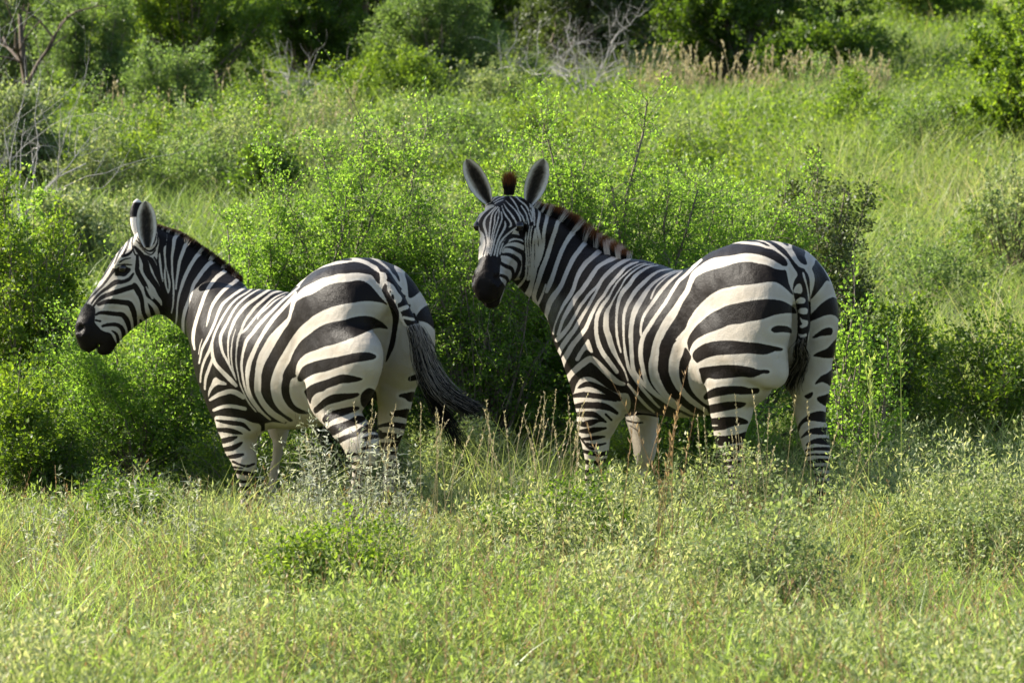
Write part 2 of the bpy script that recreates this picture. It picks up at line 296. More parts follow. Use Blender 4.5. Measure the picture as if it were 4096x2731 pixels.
# near meadow: fine blades
def near_pts(n,y0=8.2,y1=16.2,m=.9):
    y=y0+(y1-y0)*rng.random(n); x=(rng.random(n)*2-1)*(.16*y+m)
    return x,y
n=95000; x,y=near_pts(n); 
patch=vnoise(x,y,.55,1); patch2=vnoise(x,y,1.7,2); keep=rng.random(n)<np.clip(1.9*(patch-.12),.1,1); x,y,patch,patch2=x[keep],y[keep],patch[keep],patch2[keep]; n=len(x)
hgt=(.10+.18*rng.random(n)**1.5)*(.35+1.25*patch)*(1+.25*(y>12.2))
P=np.stack([x,y,gz(x,y)-.01],1); D=unit(np.stack([rng.normal(0,.38,n),rng.normal(0,.38,n),np.ones(n)],1)); bend=np.stack([rng.normal(.05,.4,n),rng.normal(0,.4,n),-.25*rng.random(n)],1)
V,F,k=blades(P,D,hgt,.003+.004*rng.random(n),bend)
tint=np.clip(.02+.6*rng.random(n)+.45*(patch2-.5)+np.where(rng.random(n)<.12,.4,0),0,1)
tag(mesh('grass',V,F,M_GRASS,tint=np.repeat(tint,k)),'short green grass with dry blades filling the foreground','grass',kind='stuff')
# broad bright blades in tufts
n=900; cx,cy=near_pts(n,8.6,13.6,.5); m=11; x=np.repeat(cx,m)+rng.normal(0,.025,n*m); y=np.repeat(cy,m)+rng.normal(0,.025,n*m)
P=np.stack([x,y,gz(x,y)-.01],1); n=len(x); D=unit(np.stack([rng.normal(0,.32,n),rng.normal(0,.32,n),np.ones(n)],1))
V,F,k=blades(P,D,.14+.2*rng.random(n),.004+.005*rng.random(n),np.stack([rng.normal(0,.4,n),rng.normal(0,.4,n),-.3*rng.random(n)],1),4)
tag(mesh('broad_grass',V,F,M_LUSH,tint=np.repeat(np.clip(.35+.35*rng.random(n)+.3*(rng.random(n)<.1),0,1),k)),'broad bright green grass blades in tufts across the foreground','grass',kind='stuff')
n=6000; x,y=near_pts(n,8.4,14.2,.6); V,F=stalk_geo(x,y,.16+.24*rng.random(n)**2,(rng.normal(0,.3,n),rng.normal(0,.25,n)),5,.3,.0011,.014,.004)
tag(mesh('brown_stems',V,F,M_STRAW,tint=np.repeat(np.clip(rng.random(n*6)*.6+.4,0,1),(len(V)//(n*6))+1)[:len(V)]),'thin brown and straw coloured stems mixed into the foreground grass','dry grass',kind='stuff')
# feathery herbs
def herbs(n,y0,y1,m,nl,h0,h1,leaf,hole=.0,seed=3,pts=None):
    x,y=near_pts(n,y0,y1,m) if pts is None else pts
    p=.65*vnoise(x,y*.6,.42,seed)+.35*vnoise(x,y*.6,1.3,seed+20); p=np.clip((p-.2)*1.6,0,1); ok=rng.random(len(x))<np.clip(.05+1.4*p-hole,.03,1); x,y,p=x[ok],y[ok],p[ok]; n=len(x)
    h=(h0+(h1-h0)*rng.random(n))*(.35+1.35*p**1.4)
    P=np.stack([x,y,gz(x,y)-.01],1); D=unit(np.stack([rng.normal(0,.35,n),rng.normal(0,.35,n),np.ones(n)],1)); bend=np.stack([rng.normal(0,.25,n),rng.normal(0,.25,n),np.zeros(n)],1)
    t=np.linspace(0,1,4)[None,:,None]; C=P[:,None]+D[:,None]*h[:,None,None]*t+bend[:,None]*h[:,None,None]*t*t
    sv,sf=tubes(C,np.array([.0016,.0014,.001,.0006])[None]*np.ones((n,1)))
    q=np.repeat(np.arange(n),nl); s=.12+.88*rng.random(len(q)); c=P[q]+D[q]*(h[q]*s)[:,None]+bend[q]*(h[q]*s*s)[:,None]
    side=rdir(len(q),.15); off=(.05*(1.15-s)*rng.random(len(q)))[:,None]*side
    L=leaf*(.5+.9*rng.random(len(q))); lv,lf=leaf_quads(c+off,unit(side+np.array([0,0,.6])),L,L*.30,rdir(len(q),.4),.05)
    V,F=join([(lv,lf),(sv,sf)])
    tint=np.concatenate([np.repeat(np.clip(.75*p[q]+.5*rng.random(len(q))-.1,0,1),4),np.full(len(sv),.5)])
    return V,F,tint
V,F,ti=herbs(13000,8.2,15.4,.7,40,.12,.27,.022,-.1)
tag(mesh('feathery_herbs',V,F,M_GREY,tint=ti),'grey green feathery herbs spreading over the foreground','herbs',kind='stuff')
V,F,ti=herbs(7000,8.2,14.6,.6,30,.08,.22,.022,.1,9)
tag(mesh('leafy_herbs',V,F,leaf_mat('fresh_herb_leaf',[(0,(.09,.14,.03)),(.5,(.15,.22,.05)),(1,(.23,.29,.09))],.5),tint=ti),'low bright leafy herbs between the foreground grass','herbs',kind='stuff')
V,F,ti=herbs(0,0,0,0,46,.17,.30,.021,-.6,5,scatter(1500,-2.4,2.3,12.4,13.55))
tag(mesh('tall_herbs',V,F,M_GREY,tint=ti),'taller grey green herbs hiding the hooves of the zebras','herbs',kind='stuff')
# herbs and twiggy growth on the right, behind the right zebra
n=2800; yy=12.6+1.5*rng.random(n); xx=PX(1950+520*rng.random(n),yy)
V,F,ti=herbs(0,0,0,0,42,.20,.42,.021,-.5,4,(xx,yy))
tag(mesh('grey_herbs',V,F,M_GREY,tint=ti),'knee high grey green herbs right of the right zebra','herbs',kind='stuff')
# hillside
n=190000; u=rng.random(n); y=17*(84/17.)**u; x=(rng.random(n)*2-1)*(.16*y+2.0)
patch=vnoise(x,y*.6,1.6,5); big=vnoise(x,y,5,6); sz=np.sqrt(y/20)
hgt=(.18+.34*rng.random(n)**1.5)*(.4+1.1*patch)*sz**.4
P=np.stack([x,y,gz(x,y)-.02],1); D=unit(np.stack([rng.normal(0,.35,n),rng.normal(0,.35,n),np.ones(n)],1))
V,F,k=blades(P,D,hgt,(.0045+.004*rng.random(n))*sz**1.6,np.stack([rng.normal(.06,.4,n),rng.normal(0,.4,n),-.2*rng.random(n)],1))
tint=np.clip(.1+.55*rng.random(n)+.45*(big-.5)+.25*(patch-.4)+np.where(rng.random(n)<.10,.4,0),0,1)
tag(mesh('hillside_grass',V,F,M_HILL,tint=np.repeat(tint,k)),'sunlit grass covering the slope behind the bushes','grass',kind='stuff')
n=22000; u=rng.random(n); y=18*(76/18.)**u; x=(rng.random(n)*2-1)*(.16*y+1.5)
pp=vnoise(x,y*.5,2.2,8); ok=rng.random(n)<1.6*(pp-.32); x,y=x[ok],y[ok]; n=len(x); m=34; sz=np.repeat(np.sqrt(y/20),m)
q=np.repeat(np.arange(n),m); rad=np.repeat(.10+.22*rng.random(n)**2,m)*sz
off=rdir(n*m,.4)*(rng.random(n*m)**.5*rad)[:,None]; c=np.stack([x[q],y[q],gz(x[q],y[q])+.12],1)+off; c[:,2]=np.maximum(c[:,2],gz(c[:,0],c[:,1])+.01)
L=(.022+.02*rng.random(n*m))*sz**1.2
V,F=leaf_quads(c,rdir(n*m,.4),L,L*.55,rdir(n*m,.5),.05)
tag(mesh('hillside_herbs',V,F,M_MID,tint=np.repeat(np.clip(np.repeat(rng.random(n)*.6,m)+.5*rng.random(n*m),0,1),4)),'leafy herbs growing in the grass of the slope','herbs',kind='stuff')
# tall dry grass along the shade at the top right, and scattered
n=230; dd=1450+580*rng.random(n); y=43.5+3.5*rng.random(n); x=PX(dd,y)
V,F=stalk_geo(x,y,.35+.55*rng.random(n)**1.2,(rng.normal(.05,.16,n),rng.normal(0,.1,n)),12,.25,.005,.05,.018)
tag(mesh('dry_grass',V,F,M_STRAW,tint=np.clip(rng.random(len(V))*.3+.2,0,1)),'tall dry straw coloured grass along the shade at the top right','dry grass',kind='stuff')
n=130; dd=200+620*rng.random(n); y=33+10*rng.random(n); x=PX(dd,y)
V,F=stalk_geo(x,y,.4+.5*rng.random(n),(rng.normal(.05,.16,n),rng.normal(0,.1,n)),10,.25,.004,.04,.014)
tag(mesh('dry_grass',V,F,M_STRAW,tint=np.full(len(V),.15)),'thin dry grass stalks on the slope below the dark bushes on the left','dry grass',kind='stuff')
# -------- countable plants of the foreground
def plant(name,label,cat,x,y,V,F,mat,tint,group=None):
    z=float(gz(x,y)); o=mesh(name,V-np.array([x,y,z]),F,mat,tint=tint); o.location=(x,y,z); return tag(o,label,cat,group)
for i in range(64):                                     # seed-head stalks
    d=[960+230*rng.random(),1200+130*rng.random(),1600+320*rng.random(),700+260*rng.random()][i%4]; Yp=12.6+.9*rng.random(); X0=PX(d,Yp)
    top=880+140*rng.random(); hh=max(.2,PZ(top,Yp)-float(gz(X0,Yp)))
    V,F=stalk_geo(np.array([X0]),np.array([Yp]),np.array([hh]),(rng.normal(0,.14,1),rng.normal(0,.08,1)),26,.2,.0014,.012,.0045)
    where=['in the gap between the two zebras','before the front legs of the right zebra','before the hind legs of the right zebra','before the hind legs of the left zebra'][i%4]
    plant('grass_stalk','thin pale grass stalk with a seed head '+where,'grass stalk',X0,Yp,V,F,M_STRAW,np.full(len(V),.25+.2*rng.random()),'seed head stalks '+where)
for i,(d,top) in enumerate([(1500,770),(1425,830),(1555,800)]):     # red-brown tufts
    Yp=11.6+.1*i; X0=PX(d,Yp); m=[5,3,2][i]
    V,F=stalk_geo(X0+rng.normal(0,.03,m),Yp+rng.normal(0,.03,m),(PZ(top,Yp)-float(gz(X0,Yp)))*(.75+.25*rng.random(m)),(rng.normal(0,.07,m),rng.normal(0,.05,m)),15,.4,.0014,.024,.005)
    plant('grass_tuft',['tall red brown dry grass tuft before the belly of the right zebra','red brown dry grass tuft before the front leg of the right zebra','short red brown dry grass tuft right of the tallest red tuft'][i],'grass tuft',X0,Yp,V,F,M_STRAW,np.full(len(V),.82))
for i,(d,top) in enumerate([(2068,715),(2030,790),(1990,820)]):     # oat-like grass
    Yp=13.0; X0=PX(d,Yp); hh=PZ(top,Yp)-float(gz(X0,Yp))
    V,F=stalk_geo(np.array([X0]),np.array([Yp]),np.array([hh]),(np.array([.03]),np.array([0.])),34,.24,.0022,.035,.006)
    bl=blades(np.tile([[X0,Yp,float(gz(X0,Yp))]],(7,1))+rng.normal(0,.01,(7,3)),unit(np.stack([rng.normal(0,.25,7),rng.normal(0,.2,7),np.ones(7)],1)),.3+.25*rng.random(7),.009,np.stack([rng.normal(0,.3,7),rng.normal(0,.3,7),-.1*np.ones(7)],1),4)
    V2,F2=join([(V,F),bl[:2]])
    plant('oat_grass',['tallest green oat grass with drooping pale seeds right of the right zebra','middle green oat grass with pale seeds right of the right zebra','shortest green oat grass, nearest to the rump of the right zebra'][i],'oat grass',X0,Yp,V2,F2,M_GRASS,np.concatenate([np.full(len(V),.55),np.full(len(bl[0]),.62)]))
for i,(d,row,top,lab) in enumerate([(2290,1560,1290,'large bright green grass tuft in the lower right corner'),(1500,1330,1120,'bright green grass tuft with long blades below the belly of the right zebra'),(1790,1330,1180,'bright green long bladed grass tuft below the hind leg of the right zebra'),(560,1330,1165,'bright green grass tuft with arching blades below the left zebra forelegs'),(140,1280,1120,'bright green grass tuft at the left edge below the dark bushes'),(960,1300,1130,'pale green grass tuft below the tail of the left zebra'),(1080,1560,1400,'bright grass tuft at the bottom edge near the picture centre'),(300,1560,1400,'bright grass tuft at the bottom edge on the left')]):
    Yp=CAMH/((row/.57422-1365.5)/FPX+PITCH); X0=PX(d,Yp); hh=PZ(top,Yp)-float(gz(X0,Yp)); m=60
    P=np.stack([X0+rng.normal(0,.09,m),Yp+rng.normal(0,.06,m),np.full(m,float(gz(X0,Yp))-.01)],1); D=unit(np.stack([rng.normal(.03,.26,m),rng.normal(0,.22,m),np.ones(m)],1))
    V,F,k=blades(P,D,hh*(.55+.55*rng.random(m)),.007+.005*rng.random(m),np.stack([rng.normal(0,.35,m),rng.normal(0,.3,m),-.25*rng.random(m)],1),6)
    plant('green_tuft',lab,'grass tuft',X0,Yp,V,F,M_LUSH,np.repeat(rng.random(m),k))
# silver-leaved herbs before the left zebra
for i in range(58):
    if i<44: d=640+290*rng.random(); top=915+150*rng.random()+abs(d-770)*.35; grp='silver leaved herbs before the left zebra legs'; lab='slender silver leaved herb before the legs of the left zebra'
    else: d=30+420*rng.random(); top=1060+90*rng.random(); grp='silver leaved herbs at the lower left'; lab='slender silver leaved herb at the lower left below the zebra head'
    Yp=12.3+.9*rng.random(); X0=PX(d,Yp); z0=float(gz(X0,Yp)); hh=max(.2,PZ(top,Yp)-z0); m=3
    P=np.tile([[X0,Yp,z0-.01]],(m,1)); D=unit(np.stack([rng.normal(0,.16,m),rng.normal(0,.16,m),np.ones(m)],1)); L=hh*(.55+.45*rng.random(m)); L[0]=hh
    t=np.linspace(0,1,5)[None,:,None]; C=P[:,None]+D[:,None]*L[:,None,None]*t
    C[:,1:]+=rng.normal(0,.008,(m,4,3)); s1=tubes(C,np.array([.0014,.0013,.0012,.001,.0006])[None]*np.ones((m,1)))
    q=np.repeat(np.arange(m),34); s=.2+.8*rng.random(len(q)); c=P[q]+D[q]*(L[q]*s)[:,None]
    dl=unit(rdir(len(q),.9)); ll=.028*(.5+.8*rng.random(len(q)))
    V2,F2,k=blades(c,dl,ll,.0055,np.stack([rng.normal(0,.3,len(q)),rng.normal(0,.3,len(q)),-.3*np.ones(len(q))],1),2)
    V,F=join([s1,(V2,F2)])
    plant('silver_herb',lab,'herb',X0,Yp,V,F,M_SILVER,np.concatenate([np.zeros(len(s1[0])),np.repeat(.12+.88*rng.random(len(q)),k)]),grp)

# ------------------------------------------------------------------ signed distance modelling of the animals
_fw=np.array([0,np.cos(PITCH),-np.sin(PITCH)]); _up=np.array([0,np.sin(PITCH),np.cos(PITCH)])
def W(u,v,Y):
    d=_fw+_up*(1365.5-v)/FPX+np.array([1.,0,0])*(u-2048)/FPX
    return np.array([0,0,CAMH])+d*(Y/d[1])
def proj(P):
    q=P-np.array([0,0,CAMH]); z=q@_fw
    return 2048+q[...,0]/z*FPX, 1365.5-(q@_up)/z*FPX, z
# ---- signed distance modelling
def nrm(v): return v/np.linalg.norm(v,axis=-1,keepdims=True)
def resample(A,n):
    """Catmull-Rom through the rows of A"""
    A=np.asarray(A,float); m=len(A); t=np.linspace(0,m-1,n); i=np.clip(t.astype(int),0,m-2); f=(t-i)[:,None]
    p1=A[i]; p2=A[i+1]; p0=A[np.maximum(i-1,0)]; p3=A[np.minimum(i+2,m-1)]
    return .5*((2*p1)+(p2-p0)*f+(2*p0-5*p1+4*p2-p3)*f*f+(3*p1-p0-3*p2+p3)*f**3)
class Loft:
    """sections: rows of x,y,z, half-side a, half-up bu, half-down bl ; side = row of vectors"""
    def __init__(s,st,side,k=.05,n=None,cap=.7,sub=False):
        st=np.asarray(st,float); side=np.asarray(side,float)
        if side.ndim==1: side=np.repeat(side[None],len(st),0)
        n=n or 4*len(st)
        R=resample(np.hstack([st,side]),n); s.c=R[:,:3]; s.r=np.maximum(R[:,3:6],.004); sd=R[:,6:9]
        T=nrm(np.gradient(s.c,axis=0)); S=nrm(sd-(sd*T).sum(1,keepdims=True)*T); s.T=T; s.S=S; s.U=np.cross(T,S)
        s.k=k; s.cap=cap; s.sub=sub
        m=s.r.max(1)[:,None]; s.lo=(s.c-m).min(0); s.hi=(s.c+m).max(0)
    def d(s,P):
        best=np.full(len(P),.4); mar=.07+s.k
        for i in range(len(s.c)-1):
            a=s.c[i]; ab=s.c[i+1]-a; L=ab@ab
            rm=max(s.r[i].max(),s.r[i+1].max())+mar
            m=a+ab/2; h=np.abs(ab)/2+rm
            I=np.where((np.abs(P-m)<h).all(1))[0]
            if not len(I): continue
            q=P[I]-a; t=np.clip(q@ab/L,0,1)
            q=q-t[:,None]*ab
            S=s.S[i]+(s.S[i+1]-s.S[i])*t[:,None]; U=s.U[i]+(s.U[i+1]-s.U[i])*t[:,None]; T=s.T[i]
            x=(q*S).sum(1); y=(q*U).sum(1); z=q@T
            r=s.r[i]+(s.r[i+1]-s.r[i])*t[:,None]
            b=np.where(y>0,r[:,1],r[:,2]); rc=s.cap*np.minimum(r[:,0],b)
            x2=(x/r[:,0]); y2=y/b; z2=z/rc
            k0=np.sqrt(x2*x2+y2*y2+z2*z2)+1e-9
            k1=np.sqrt((x2/r[:,0])**2+(y2/b)**2+(z2/rc)**2)+1e-9
            best[I]=np.minimum(best[I],k0*(k0-1)/k1)
        return best
class Ell:
    def __init__(s,c,r,R=None,k=.05,sub=False):
        s.c=np.asarray(c,float); s.rr=np.asarray(r,float); s.R=np.eye(3) if R is None else np.asarray(R,float); s.k=k; s.sub=sub
        m=s.rr.max(); s.lo=s.c-m; s.hi=s.c+m
    def d(s,P):
        q=(P-s.c)@s.R.T
        a=q/s.rr; k0=np.sqrt((a*a).sum(1))+1e-9; k1=np.sqrt(((a/s.rr)**2).sum(1))+1e-9
        return k0*(k0-1)/k1
def smin(a,b,k):
    h=np.maximum(k-np.abs(a-b),0)/k
    return np.minimum(a,b)-h*h*k*.25
def smax(a,b,k): return -smin(-a,-b,k)
def comb(D,d,p): return smax(D,-d,p.k) if p.sub else smin(D,d,p.k)
def field(prims,P):
    D=np.full(len(P),.3)
    for p in prims:
        m=.06+p.k
        idx=np.where(((P>p.lo-m)&(P<p.hi+m)).all(1))[0]
        if len(idx): D[idx]=comb(D[idx],p.d(P[idx]),p)
    return D
def grad(prims,P,e=.004):
    G=np.empty_like(P)
    for i in range(3):
        o=np.zeros(3); o[i]=e
        G[:,i]=field(prims,P+o)-field(prims,P-o)
    return G/(2*e)
def polygonise(prims,h):
    lo=np.min([p.lo for p in prims if not p.sub],0)-.06; hi=np.max([p.hi for p in prims if not p.sub],0)+.06
    n=np.ceil((hi-lo)/h).astype(int)+1
    ax=[lo[i]+h*np.arange(n[i]) for i in range(3)]
    D=np.full(n,.3,float)
    for p in prims:
        m=.06+p.k
        a=[max(0,int((p.lo[i]-m-lo[i])/h)) for i in range(3)]; b=[min(n[i],int((p.hi[i]+m-lo[i])/h)+2) for i in range(3)]
        sl=tuple(slice(a[i],b[i]) for i in range(3))
        sub=D[sl]; sh=sub.shape
        X=np.stack(np.meshgrid(*[ax[i][sl[i]] for i in range(3)],indexing='ij'),-1).reshape(-1,3)
        D[sl]=comb(sub.reshape(-1),p.d(X),p).reshape(sh)
    ins=D<0
    # surface nets
    c=[slice(0,-1),slice(1,None)]
    cnt=np.zeros(np.array(n)-1,int)
    for i in (0,1):
        for j in (0,1):
            for k in (0,1): cnt+=ins[c[i],c[j],c[k]]
    act=(cnt>0)&(cnt<8); ids=-np.ones(act.shape,int); ids[act]=np.arange(act.sum())
    cell=np.argwhere(act); V=np.zeros((len(cell),3)); N=np.zeros(len(cell))
    corners=[(i,j,k) for i in (0,1) for j in (0,1) for k in (0,1)]
    for A in corners:
        for ax_ in range(3):
            if A[ax_]==1: continue
            B=list(A); B[ax_]=1
            da=D[cell[:,0]+A[0],cell[:,1]+A[1],cell[:,2]+A[2]]; db=D[cell[:,0]+B[0],cell[:,1]+B[1],cell[:,2]+B[2]]
            m=(da<0)!=(db<0); t=np.where(m,da/np.where(m,da-db,1),0)
            p=np.tile(np.array(A,float),(len(cell),1)); p[:,ax_]+=t
            V+=np.where(m[:,None],p,0); N+=m
    V=(V/N[:,None]+cell)*h+lo
    F=[]
    for ax_ in range(3):
        o=[x for x in range(3) if x!=ax_]
        s0=[slice(1,-1)]*3; s0[ax_]=slice(0,-1); s1=list(s0); s1[ax_]=slice(1,None)
        a=ins[tuple(s0)]; b=ins[tuple(s1)]
        e=np.argwhere(a!=b); fl=a[a!=b]
        e=e+np.array([1 if x!=ax_ else 0 for x in range(3)])
        def cid(d0,d1):
            q=e.copy(); q[:,o[0]]-=d0; q[:,o[1]]-=d1
            return ids[q[:,0],q[:,1],q[:,2]]
        Q=np.stack([cid(1,1),cid(0,1),cid(0,0),cid(1,0)],1)
        if ax_==1: fl=~fl
        Q[~fl]=Q[~fl][:,::-1]; F.append(Q)
    return V,np.vstack(F)
def subdivide(V,F):
    E=np.sort(np.stack([F,np.roll(F,-1,1)],-1).reshape(-1,2),1)
    key=E[:,0].astype(np.int64)*len(V)+E[:,1]
    u,inv=np.unique(key,return_inverse=True); inv=inv.reshape(-1)
    mid=(V[u//len(V)]+V[u%len(V)])/2; ctr=V[F].mean(1)
    m=inv.reshape(len(F),4)+len(V); c=np.arange(len(F))+len(V)+len(u)
    Q=np.stack([np.stack([F[:,i],m[:,i],c,m[:,(i+3)%4]],1) for i in range(4)],1).reshape(-1,4)
    return np.vstack([V,mid,ctr]),Q
def project(prims,V,it=2):
    for _ in range(it):
        G=grad(prims,V); g2=(G*G).sum(1)+1e-3
        d=np.clip(field(prims,V),-.01,.01)
        V=V-(d/np.maximum(g2,.15))[:,None]*G
    return V

